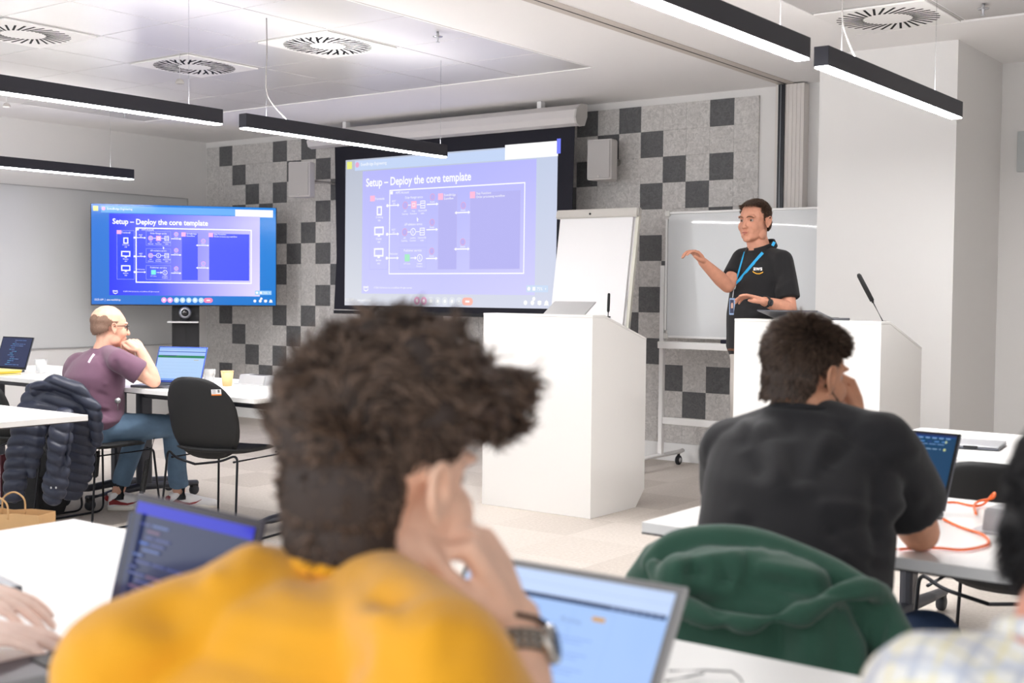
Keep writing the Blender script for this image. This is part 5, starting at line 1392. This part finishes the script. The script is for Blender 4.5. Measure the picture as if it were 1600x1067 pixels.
obj('jeans', t_.mesh(.008, 4, disp=folds([], .004, 18, 44)), mat('jeans_dark', (44, 66, 100), .85, bump=.3, bscale=450, var=.12, vscale=9), bk, True)
for a_ in (anR, anL): shoe('shoe', bk, (a_.x, a_.y-.06, 0), (a_.x+.02, a_.y+.21, 0), mat('shoe_dark', (40, 40, 44), .6), MATS['sole_dark'])
k3 = .93
cap = cap_mesh(hc, HR, k3, [((0, -.018, .046), (.081, .100, .089)), ((0, .025, .064), (.069, .078, .062)), ((0, -.046, -.012), (.074, .064, .070)), ((.0, .0, .074), (.06, .07, .058)), ((0, -.060, -.058), (.066, .050, .050))])
sel = loc_sel(hc, HR, k3, lambda x, y, z: ((z > .03+.4*np.maximum(y, 0)) & (y < .085)) | ((y < -.028) & (z > -.066+.1*np.abs(x))) | ((y < .03) & (z > .0) & (np.abs(x) > .05)))
cap2 = bmesh.new(); cap2.from_mesh(cap); trim_cap(cap2, sel)
V, F = hair_geo(cap, sel, 15000, flow_of(hc, HR, k3, lambda x, y, z: (x*6+(y+.03)*5, -x*5+y*4+.2, -1.2*np.clip((.10-z)*10, 0, 1)+.1)), lambda p: .010+.012*np.clip(((p-np.array(hc))@np.array(HR))[:, 2]*12, 0, 1), .0011, .04, .15, 8, 4, .10, .18)
HM3 = hair_mat('hair_black_man', (50, 40, 34), (126, 104, 90), .36)
obj('hair', join_np(bm2me(cap2, 'c', True), V, F, 'hair'), HM3, bk, True)
bcap = cap_mesh(hc, HR, k3, [((0, .03, -.035), (.067, .068, .088)), ((0, .047, -.084), (.052, .05, .038))])
selb = loc_sel(hc, HR, k3, lambda x, y, z: (z < -.045+.0*y) & (y > .0) & (z > -.13) | ((np.abs(x) > .05) & (z < -.01) & (y > -.0) & (y < .03) & (z > -.08)))
V, F = hair_geo(bcap, selb, 3500, flow_of(hc, HR, k3, lambda x, y, z: (x, y*.5+.2, -1+z*0)), .012, .0009, .4, 0, 9, 3, .3)
cap2 = bmesh.new(); cap2.from_mesh(bcap); trim_cap(cap2, selb)
obj('beard', join_np(bm2me(cap2, 'c', True), V, F, 'beard'), HM3, bk, True)

# ------------------------------------------------------------------ man in yellow (nearest, back view)
yl = thing('person', 'man in mustard yellow top with curly dark hair, hand at chin, nearest the camera', 'person', (-.80, .70, 0), 0)
hc = W(594, 748, 1.26); HR = frame3(-.04, -.10, .0)
SK4 = skinm('skin_light', (242, 198, 172))
nk = W(556, 884, 1.245); shL, shR = W(205, 1050, 1.15), W(680, 1060, 1.0)
sc0 = (shL+shR)/2
ch_ = sc0+V3(.0, -.03, -.08); be_ = sc0+V3(0, -.10, -.22); pe_ = V3(sc0.x+.0, sc0.y-.16, .54)
elR, wrR = W(826, 1310, 1.15), W(806, 968, 1.28)
elL, wrL = V3(-1.13, .92, .80), V3(-.98, 1.06, .785)
b = Org(); add_head(b, hc, HR, 1.04, nk, .054)
torso(b, .80, nk-V3(0, 0, .012), ch_, be_, pe_, BX, BY_, .175, .165, .16, .115, .12, .125, (shR-V3(0, 0, .012), shL-V3(0, 0, .012)), .050)
arm(b, shR, elR, wrR, 1.0); arm(b, shL, elL, wrL, 1.0)
dH = W(742, 838, 1.27)-wrR
add_hand(b, wrR, dH, -VR+VF*.15+V3(0, 0, -.1), -VF, [(1.25, 1.1, .7), (1.15, 1.05, .6), (1.1, 1.0, .6), (1.05, 1.0, .5)], 1.08, (.75, .55, .35), .35, .03)
add_hand(b, wrL, V3(.6, .8, 0), V3(0, 0, -1), V3(.7, -.5, 0), [(.3, .3, .2)]*4, 1.0)
hpR, hpL = pe_+V3(.09, .04, 0), pe_+V3(-.09, .04, 0)
knR, anR = V3(hpR.x+.03, hpR.y+.42, .52), V3(hpR.x+.03, hpR.y+.42, .10); knL, anL = V3(hpL.x-.03, hpL.y+.42, .52), V3(hpL.x-.03, hpL.y+.45, .10)
thigh(b, hpR, knR, anR); thigh(b, hpL, knL, anL)
body = obj('body', b.mesh(.0042, 4, disp=socket_disp(hc, HR, 1.04)), SK4, yl, True)
eyes(body, hc, HR, 1.04)
s = Org(); torso(s, 1.07, nk+V3(0, 0, .002), ch_, be_, pe_, BX, BY_, .18, .175, .17, .125, .13, .14, (shR, shL), .066)
s.ell(lerp(nk, sc0, .6)+V3(0, -.0, -.035), (.17, .085, .075)); s.cone([nk-V3(0, 0, .035), lerp(nk, shL, .5)+V3(0, 0, .010), shL], [.060, .060, .070]); s.cone([nk-V3(0, 0, .045), lerp(nk, shR, .5)-V3(0, 0, .004), shR], [.050, .054, .068]); sleeve(s, shR, elR, .70, .070, .074); sleeve(s, shL, elL, .70, .070, .074)
fd = [(W(390, 840, 1.10), W(520, 905, 1.05), .016, .010), (W(300, 880, 1.08), W(470, 985, 1.0), .016, -.008), (W(400, 830, 1.1), W(330, 1000, 1.05), .02, .009), (W(455, 850, 1.1), W(620, 950, 1.0), .013, -.008),
      (W(430, 905, 1.05), W(680, 980, .98), .014, .008), (W(260, 960, 1.08), W(600, 1040, .98), .018, -.009), (W(330, 900, 1.08), W(410, 880, 1.06), .010, .008), (W(560, 900, 1.05), W(700, 1000, .98), .014, -.006), (W(200, 1000, 1.1), W(420, 1067, 1.0), .02, .008)]
YM = mat('knit_mustard', (224, 157, 16), .85, bump=.35, bscale=450, sheen=.25)
shirt = obj('top', s.mesh(.006, 14, disp=folds([(a, b_, w*1.1, h*1.5) for a, b_, w, h in fd], .005, 14, 54)), YM, yl, True)
tube('neckband', ring(nk+V3(0, -.003, -.006), frame3(0, -.25), .074, .074, 0, 2*math.pi, 30), .008, YM, shirt, 8, world=True)
pts = ring(nk+V3(0, .0, .004), frame3(0, -.3), .0690, .0695, .6, 2*math.pi-.6, 24)
tube('lanyard', pts, .0055, mat('lanyard_grey', (150, 152, 170), .6), yl, 6, world=True, flat=.5)
t_ = Org(); t_.loft([(pe_-V3(0, 0, .09), BX*.15, BY_*.12), (pe_, BX*.172, BY_*.14), (pe_+V3(0, 0, .06), BX*.165, BY_*.135)])
pants(t_, hpR, knR, anR, .96); pants(t_, hpL, knL, anL, .96)
obj('trousers', t_.mesh(.009, 4), mat('trousers_dark', (50, 54, 64), .85), yl, True)
for a_ in (anR, anL): shoe('shoe', yl, (a_.x, a_.y-.06, 0), (a_.x, a_.y+.21, 0), MATS['shoe_dark'], MATS['sole_dark'])
# steel watch and cord bracelet
cd4 = (VR*1.0-VF*.45)
SW = mat('watch_steel', (190, 186, 180), .25, metal=.85)
d_ = (elR-wrR).normalized()
bnd = watch(yl, wrR, elR, .031, mat('watch_link_dark', (104, 92, 80), .35, metal=.6), SW, cd4, bw=.022, off=.034)
q = d_.to_track_quat('Z', 'Y').to_matrix()
for i in range(26):
    a = 2*math.pi*i/26; c_ = wrR+d_*.034+q @ V3(.0345*math.cos(a), .0345*math.sin(a), 0)
    if i == 0: o = Org()
    for w_ in (-.0065, 0, .0065):
        o.ell(c_+q @ V3(0, 0, w_), (.0036, .0036, .0030), q, 8)
obj('bracelet_links', me_from('links', o.V, o.F, True), SW, bnd, True)
tube('cord_bracelet', [wrR+d_*.004+q @ V3(.0315*math.cos(a), .0315*math.sin(a), .007*math.sin(a+.8)) for a in [i*math.pi/14 for i in range(29)]], .0028, mat('cord_brown', (70, 52, 44), .7), yl, 8, world=True)
# big curly hair: shell of lumps and looping locks
k4 = 1.04
def Lp(x, y, z): return hc+HR @ (V3(x, y, z)*k4)
o = Org()
o.ell(Lp(0, -.018, .056), (.088, .108, .092), HR); o.ell(Lp(0, .050, .080), (.078, .076, .062), HR); o.ell(Lp(0, -.045, -.008), (.074, .066, .075), HR); o.ell(Lp(0, -.048, -.055), (.066, .052, .068), HR)
rs = np.random.RandomState(12)
for i in range(90):
    th, ph = rs.rand()*6.28, rs.rand()*1.45
    v = V3(math.cos(th)*math.sin(ph), math.sin(th)*math.sin(ph), math.cos(ph)); r_ = .015+.010*rs.rand()
    if v.y > .9: continue
    p_ = V3(v.x*.083, v.y*.104+.012, v.z*.090+.052); o.ell(Lp(*p_), (r_, r_*1.2, r_), HR, 10)
for i in range(14): o.ell(Lp((rs.rand()-.5)*.13, .084+rs.rand()*.030, .050+rs.rand()*.075), (.026, .024, .026), HR, 10)
cap = o.mesh(.005, 3)
sel = loc_sel(hc, HR, k4, lambda x, y, z: ((z > .045)) | ((y < .055) & (z > .022)) | ((y < -.030) & (z > -.100+.25*np.abs(x))) )
cap2 = bmesh.new(); cap2.from_mesh(cap); trim_cap(cap2, sel)
HM4 = hair_mat('hair_curly', (38, 28, 23), (124, 101, 86), .42)
top_len = lambda p: .010+.022*np.clip((((p-np.array(hc))@np.array(HR))[:, 2]-.01)*14, 0, 1)
V, F = hair_geo(cap, sel, 9000, flow_of(hc, HR, k4, lambda x, y, z: (x*5+np.sin(y*70)*.5, .3+np.sin(x*60+z*40)*.7, -.6+np.clip(z*7, 0, .7)+np.sin(y*55)*.5)), top_len, .0022, .12, .9, 21, 6, .16, .6)
obj('hair', join_np(bm2me(cap2, 'c', True), V, F, 'hair'), HM4, yl, True)

# ------------------------------------------------------------------ person at the right frame edge
rp_ = thing('person', 'dark-haired person in pale checked shirt cut off by the lower right frame edge', 'person', (-.15, .55, 0), 0)
hc = W(1728, 842, 1.10); HR = frame3(.1, -.35)
SK5 = skinm('skin_rose', (226, 160, 136))
nk = W(1700, 985, 1.04); shL, shR = W(1475, 1120, 1.02), W(1475, 1120, 1.02)+V3(.36, .02, 0)
sc0 = (shL+shR)/2; ch_ = sc0+V3(0, -.04, -.08); be_ = sc0+V3(0, -.10, -.2); pe_ = V3(sc0.x, sc0.y-.22, .54)
elL, wrL = V3(shL.x-.02, shL.y+.22, .785), V3(shL.x+.16, shL.y+.34, .79); elR, wrR = V3(shR.x+.05, shR.y+.22, .785), V3(shR.x-.04, shR.y+.40, .79)
b = Org(); add_head(b, hc, HR, .90, nk, .06)
torso(b, .85, nk, ch_, be_, pe_, BX, BY_, .17, .165, .16, .115, .12, .12, (shR, shL), .052); arm(b, shR, elR, wrR); arm(b, shL, elL, wrL)
add_hand(b, wrR, V3(-.3, 1, 0), V3(0, 0, -1), V3(-1, 0, 0), [(.3, .3, .2)]*4); add_hand(b, wrL, V3(.4, .9, 0), V3(0, 0, -1), V3(1, 0, 0), [(.3, .3, .2)]*4)
hpR, hpL = pe_+V3(.09, .04, 0), pe_+V3(-.09, .04, 0); knR, anR = hpR+V3(.02, .42, -.02), V3(hpR.x+.02, hpR.y+.42, .10); knL, anL = hpL+V3(-.02, .42, -.02), V3(hpL.x-.02, hpL.y+.42, .10)
thigh(b, hpR, knR, anR); thigh(b, hpL, knL, anL)
body = obj('body', b.mesh(.005, 4, disp=socket_disp(hc, HR, .90)), SK5, rp_, True); eyes(body, hc, HR, .90)
def check_mat():
    m = bpy.data.materials.new('shirt_checked'); m.use_nodes = True; nt = m.node_tree; b = nt.nodes['Principled BSDF']; N = nt.nodes.new; L = nt.links.new
    tc = N('ShaderNodeTexCoord'); sp = N('ShaderNodeSeparateXYZ'); L(tc.outputs['Object'], sp.inputs[0])
    def band(out, sc, w, ph=0):
        a = N('ShaderNodeMath'); a.operation = 'MULTIPLY_ADD'; a.inputs[1].default_value = sc; a.inputs[2].default_value = ph; L(out, a.inputs[0])
        f = N('ShaderNodeMath'); f.operation = 'FRACT'; L(a.outputs[0], f.inputs[0]); g = N('ShaderNodeMath'); g.operation = 'LESS_THAN'; g.inputs[1].default_value = w; L(f.outputs[0], g.inputs[0]); return g.outputs[0]
    col = None; prev = lin((238, 236, 230))+(1,)
    mixes = [(band(sp.outputs['X'], 28, .18), (176, 184, 204)), (band(sp.outputs['Y'], 28, .18), (186, 190, 206)), (band(sp.outputs['X'], 28, .12, .5), (238, 226, 170)), (band(sp.outputs['Y'], 28, .12, .5), (240, 230, 180)), (band(sp.outputs['Z'], 28, .15, .2), (200, 206, 220))]
    for f_, c_ in mixes:
        mx = N('ShaderNodeMix'); mx.data_type = 'RGBA'; sc_m = N('ShaderNodeMath'); sc_m.operation = 'MULTIPLY'; sc_m.inputs[1].default_value = .6; L(f_, sc_m.inputs[0]); L(sc_m.outputs[0], mx.inputs['Factor'])
        if col is None: mx.inputs['A'].default_value = prev
        else: L(col, mx.inputs['A'])
        mx.inputs['B'].default_value = lin(c_)+(1,); col = mx.outputs['Result']
    L(col, b.inputs['Base Color']); b.inputs['Roughness'].default_value = .85; return m
s = Org(); torso(s, 1.08, nk-V3(0, 0, .02), ch_, be_, pe_, BX, BY_, .178, .17, .17, .122, .13, .135, (shR, shL), .07); s.ell(lerp(nk, sc0, .6)+V3(0, -.02, -.03), (.16, .10, .07))
sleeve(s, shR, elR, .85, .07, .07); sleeve(s, shL, elL, .85, .07, .07)
shirt = obj('shirt', s.mesh(.006, 12, disp=folds([], .005, 14, 64)), check_mat(), rp_, True)
tube('collar', ring(nk+V3(0, -.002, -.012), frame3(0, -.35), .068, .07, .3, 2*math.pi-.3, 26), .009, shirt.data.materials[0], shirt, 8, world=True)
t_ = Org(); t_.loft([(pe_-V3(0, 0, .09), BX*.15, BY_*.12), (pe_, BX*.172, BY_*.14), (pe_+V3(0, 0, .06), BX*.165, BY_*.135)]); pants(t_, hpR, knR, anR, .96); pants(t_, hpL, knL, anL, .96)
obj('trousers', t_.mesh(.01, 4), MATS['trousers_dark'], rp_, True)
for a_ in (anR, anL): shoe('shoe', rp_, (a_.x, a_.y-.06, 0), (a_.x, a_.y+.21, 0), MATS['shoe_dark'], MATS['sole_dark'])
cap = cap_mesh(hc, HR, 1.0, [((0, -.018, .040), (.086, .098, .086)), ((0, .03, .058), (.072, .074, .060)), ((0, -.035, -.012), (.087, .070, .067))])
sel = loc_sel(hc, HR, 1.0, lambda x, y, z: (z > .055) | ((y < .045) & (z > -.065)))
cap2 = bmesh.new(); cap2.from_mesh(cap); trim_cap(cap2, sel)
V, F = hair_geo(cap, sel, 5000, flow_of(hc, HR, 1.0, lambda x, y, z: (x*4, -.3+y*3, -.9+z*4)), .015, .0011, .04, .1, 31, 3, .10, .15)
obj('hair', join_np(bm2me(cap2, 'c', True), V, F, 'hair'), hair_mat('hair_near_black', (20, 19, 20), (46, 44, 46), .5), rp_, True)

# ------------------------------------------------------------------ person at the left frame edge: forearms on the table
lp_ = thing('person', 'person at the left frame edge, only pale forearms and typing hands in view', 'person', (-2.0, .45, 0), 0)
hc = V3(-2.06, .62, 1.17); HR = frame3(.1, -.2); nk = V3(-2.06, .55, 1.03)
shL, shR = V3(-2.25, .52, .96), V3(-1.88, .50, .96); sc0 = (shL+shR)/2; ch_ = sc0+V3(0, -.04, -.08); be_ = sc0+V3(0, -.09, -.2); pe_ = V3(sc0.x, sc0.y-.14, .54)
elR, wrR = V3(-1.86, .82, .785), W(-75, 1000, 1.80); elL, wrL = V3(-2.28, .86, .785), W(-60, 962, 2.02)
wrR.z = .785; wrL.z = .79; tR = W(78, 992, 1.84); tL = W(104, 950, 1.95)
b = Org(); add_head(b, hc, HR, 1.0, nk, .056); torso(b, .9, nk, ch_, be_, pe_, BX, BY_, .17, .165, .16, .115, .12, .12, (shR, shL), .055)
arm(b, shR, elR, wrR, 1.0); arm(b, shL, elL, wrL, 1.0)
add_hand(b, wrR, (tR-wrR), V3(0, 0, -1), V3(-.3, 1, 0), [(.22, .3, .2), (.2, .3, .2), (.22, .3, .2), (.3, .3, .2)], 1.0, (.8, .6, .2)); add_hand(b, wrL, (tL-wrL), V3(0, 0, -1), V3(.3, -1, 0), [(.22, .3, .2)]*4, 1.0)
hpR, hpL = pe_+V3(.09, .04, 0), pe_+V3(-.09, .04, 0); knR, anR = hpR+V3(.0, .42, -.02), V3(hpR.x, hpR.y+.42, .10); knL, anL = hpL+V3(-.02, .42, -.02), V3(hpL.x-.02, hpL.y+.42, .10)
thigh(b, hpR, knR, anR); thigh(b, hpL, knL, anL)
body = obj('body', b.mesh(.0045, 4, disp=socket_disp(hc, HR, 1.0)), skinm('skin_pale', (244, 212, 196)), lp_, True); eyes(body, hc, HR, 1.0)
s = Org(); torso(s, 1.08, nk-V3(0, 0, .02), ch_, be_, pe_, BX, BY_, .178, .17, .17, .122, .13, .135, (shR, shL), .07); sleeve(s, shR, elR, .6, .07, .07); sleeve(s, shL, elL, .6, .07, .07)
shirt = obj('shirt', s.mesh(.008, 10, disp=folds([], .005, 14, 74)), mat('shirt_white', (232, 230, 228), .85), lp_, True)
t_ = Org(); t_.loft([(pe_-V3(0, 0, .09), BX*.15, BY_*.12), (pe_, BX*.172, BY_*.14), (pe_+V3(0, 0, .06), BX*.165, BY_*.135)]); pants(t_, hpR, knR, anR, .96); pants(t_, hpL, knL, anL, .96)
obj('trousers', t_.mesh(.01, 4), MATS['trousers_dark'], lp_, True)
for a_ in (anR, anL): shoe('shoe', lp_, (a_.x, a_.y-.06, 0), (a_.x, a_.y+.21, 0), MATS['shoe_dark'], MATS['sole_dark'])
cap = cap_mesh(hc, HR, 1.0, [((0, -.020, .046), (.086, .104, .090)), ((0, -.050, -.012), (.078, .066, .070))], .008)
sel = loc_sel(hc, HR, 1.0, lambda x, y, z: (z > .06) | ((y < .01) & (z > -.01)) | ((y < -.03) & (z > -.07)))
V, F = hair_geo(cap, sel, 1500, flow_of(hc, HR, 1.0, lambda x, y, z: (x*4, -.3+y*3, -.9+z*4)), .025, .0018, .12, .15, 41, 3, .15, .2)
cap2 = bmesh.new(); cap2.from_mesh(cap); trim_cap(cap2, sel); obj('hair', join_np(bm2me(cap2, 'c', True), V, F, 'hair'), MATS['hair_near_black'], lp_, True)

# ================================================================== GARMENTS ON CHAIRS
# green hoodie over the chair of the man in black
def gz(x, y, d): return W(x, y, d)
o = Org()
cx_, cy_ = -.985, 1.965
o.loft([((cx_+.02, cy_-.03, .30), (.235, 0, 0), (0, .050, 0)), ((cx_+.02, cy_-.035, .50), (.245, 0, 0), (0, .060, 0)), ((cx_+.015, cy_-.025, .68), (.240, 0, 0), (0, .065, 0)), ((cx_+.005, cy_-.0, .77), (.215, 0, 0), (0, .070, 0)), ((cx_-.01, cy_+.01, .825), (.165, 0, 0), (0, .055, 0)), ((cx_-.02, cy_+.01, .845), (.12, 0, 0), (0, .03, 0))], 30, 2.5)
rim = spline([gz(1022, 886, 2.20), gz(1042, 925, 2.14), gz(1085, 955, 2.08), gz(1140, 972, 2.04), gz(1200, 968, 2.02), gz(1260, 948, 2.02), gz(1320, 926, 2.03), gz(1362, 920, 2.05), gz(1384, 944, 2.08)], 6)
n_ = len(rim); o.cone(rim, [.016+.008*math.sin(math.pi*i/(n_-1)) for i in range(n_)], 12)
rim2 = spline([gz(1024, 880, 2.24), gz(1060, 856, 2.24), gz(1130, 850, 2.22), gz(1200, 858, 2.20), gz(1280, 888, 2.16), gz(1350, 925, 2.10)], 6)
n_ = len(rim2); o.cone(rim2, [.026+.010*math.sin(math.pi*i/(n_-1)) for i in range(n_)], 12)
o.ell(gz(1120, 900, 2.16), (.085, .06, .05)); o.ell(gz(1215, 915, 2.13), (.10, .05, .04)); o.ell(gz(1062, 905, 2.16), (.045, .05, .05)); o.ell(gz(1330, 985, 2.12), (.09, .05, .09)); o.ell(gz(1350, 1050, 2.12), (.08, .05, .12))
o.cone([gz(1370, 935, 2.10), gz(1392, 990, 2.06), gz(1398, 1067, 2.02), gz(1400, 1200, 2.0)], [.030, .036, .040, .045], 14)
fs_ = .95
fd = [(gz(1135, 905, 2.05), gz(1210, 935, 2.0), .026, -.040), (gz(1085, 890, 2.05), gz(1115, 950, 2.0), .016, -.030), (gz(1060, 880, 2.1), gz(1190, 862, 2.1), .012, .012), (gz(1170, 890, 2.05), gz(1260, 925, 2.0), .014, -.022), (gz(1130, 880, 2.1), gz(1120, 955, 2.0), .016, -.016), (gz(1150, 880, 2.1), gz(1290, 905, 2.05), .016, .010),
      (gz(1190, 905, 2.05), gz(1330, 925, 2.02), .014, -.012), (gz(1128, 985, 2.0), gz(1135, 1067, 2.0), .018, -.016), (gz(1215, 975, 2.0), gz(1212, 1067, 2.0), .022, -.020), (gz(1260, 960, 2.0), gz(1270, 1067, 2.0), .022, .012),
      (gz(1320, 940, 2.02), gz(1310, 1067, 2.0), .02, -.012), (gz(1355, 960, 2.02), gz(1330, 1067, 2.0), .016, .012), (gz(1060, 965, 2.05), gz(1080, 1067, 2.0), .02, .010), (gz(1380, 960, 2.0), gz(1360, 1050, 2.0), .012, -.014)]
me = o.mesh(.0055, 7, disp=folds([(a, b_, w, h*fs_) for a, b_, w, h in fd], .005, 20, 84))
hd = obj('hooded_sweatshirt', me, mat('fleece_green', (50, 88, 72), .95, bump=.3, bscale=350, sheen=.25, var=.06, vscale=20)); center_obj(hd, (cx_, cy_, .30))
tag(hd, 'dark green hooded sweatshirt draped over the chair of the man in black', 'sweatshirt')
# navy quilted jacket over the chair of the man in plum
def quilt(co, nr):
    u = co[:, 2]*1.0+.05*np.sin(co[:, 0]*9)+.10*(co[:, 1]-3.8); h = np.abs(np.sin(u*math.pi/.058))**.55*.013-.006
    h += vnoise(co, 40, 5)*.003
    return co+nr*h[:, None]
o = Org(); jx, jy = -6.02, 3.80
JD = 6.15
def g2(x, y, d=JD): return W(x, y, d)
o.loft([(g2(112, 782, 6.55), VR*.035, VF*.03), (g2(118, 745, 6.5), VR*.085, VF*.04), (g2(112, 690, 6.45), VR*.125, VF*.055), (g2(104, 650, 6.4), VR*.155, VF*.06), (g2(98, 622, 6.4), VR*.15, VF*.065), (g2(90, 604, 6.4), VR*.115, VF*.055), (g2(84, 596, 6.4), VR*.075, VF*.03)], 30, 2.5)
o.cone([g2(100, 655, 6.25), g2(92, 700, 6.22), g2(86, 750, 6.22), g2(84, 772, 6.22)], [.060, .070, .064, .055], 18, .6, VF)
o.cone([g2(52, 612, 6.4), g2(42, 650, 6.35), g2(32, 700, 6.35), g2(24, 745, 6.35), g2(22, 772, 6.35)], [.045, .060, .066, .062, .050], 18, .6, VF)
o.cone([g2(60, 640, 6.35), g2(52, 700, 6.33), g2(50, 742, 6.33)], [.06, .055, .02], 16, .5, VF)
o.cone([g2(56, 608, 6.36), g2(85, 596, 6.34), g2(120, 608, 6.34), g2(148, 640, 6.36), g2(152, 690, 6.4)], [.030, .036, .036, .034, .028], 14)
fd = folds([(g2(66, 610, 6.2), g2(66, 740, 6.2), .020, -.028), (g2(112, 700, 6.2), g2(96, 740, 6.2), .018, -.022), (g2(120, 640, 6.25), g2(104, 720, 6.2), .014, -.020), (g2(70, 605, 6.25), g2(100, 640, 6.2), .012, -.012)])
me = o.mesh(.0065, 6, disp=compose(fd, quilt))
jk = obj('quilted_jacket', me, mat('nylon_navy', (40, 45, 62), .42, bump=.25, bscale=60)); bm_ = [v.co.z for v in me.vertices]; center_obj(jk, (jx, jy, min(bm_)))
tag(jk, 'navy quilted puffer jacket hanging over the chair of the man in plum', 'jacket')
for x_, y_ in ((80, 762), (88, 762)):
    V, F = lathe_geo([(.001, 0), (.006, 0), (.006, .003), (.001, .004)], 12); m2 = me_from('snap_button', V, F, True); p_ = g2(x_, y_, 6.12); m2.transform(Matrix.Translation(p_-Vector(jk.location)) @ Matrix.Rotation(math.pi/2, 4, 'X')); obj('snap_button', m2, ALU, jk)
# coiled cables hanging from the table by the man in plum
def coil(p0, p1, label, r=.013, turns=26):
    p0, p1 = Vector(p0), Vector(p1); pts = []
    for i in range(turns*8+1):
        t = i/(turns*8); c = lerp(p0, p1, t)+V3(0, 0, -.05*math.sin(t*math.pi)) if False else lerp(p0, p1, t); a = 2*math.pi*i/8
        pts.append(c+V3(math.cos(a)*r, math.sin(a)*r, 0))
    top = [p0+V3(.03, .02, .12), p0+V3(.02, .01, .06)]; o_ = tube('coiled_cable', top+pts, .0035, BLACK, None, 6); center_obj(o_, p1); tag(o_, label, 'cable')
coil(W(231, 718, 6.75), W(222, 770, 6.70), 'black coiled cable hanging near the right foot of the man in plum')
coil(W(152, 705, 6.75), W(149, 745, 6.75), 'black coiled cable hanging beside the navy jacket under the chair seat')
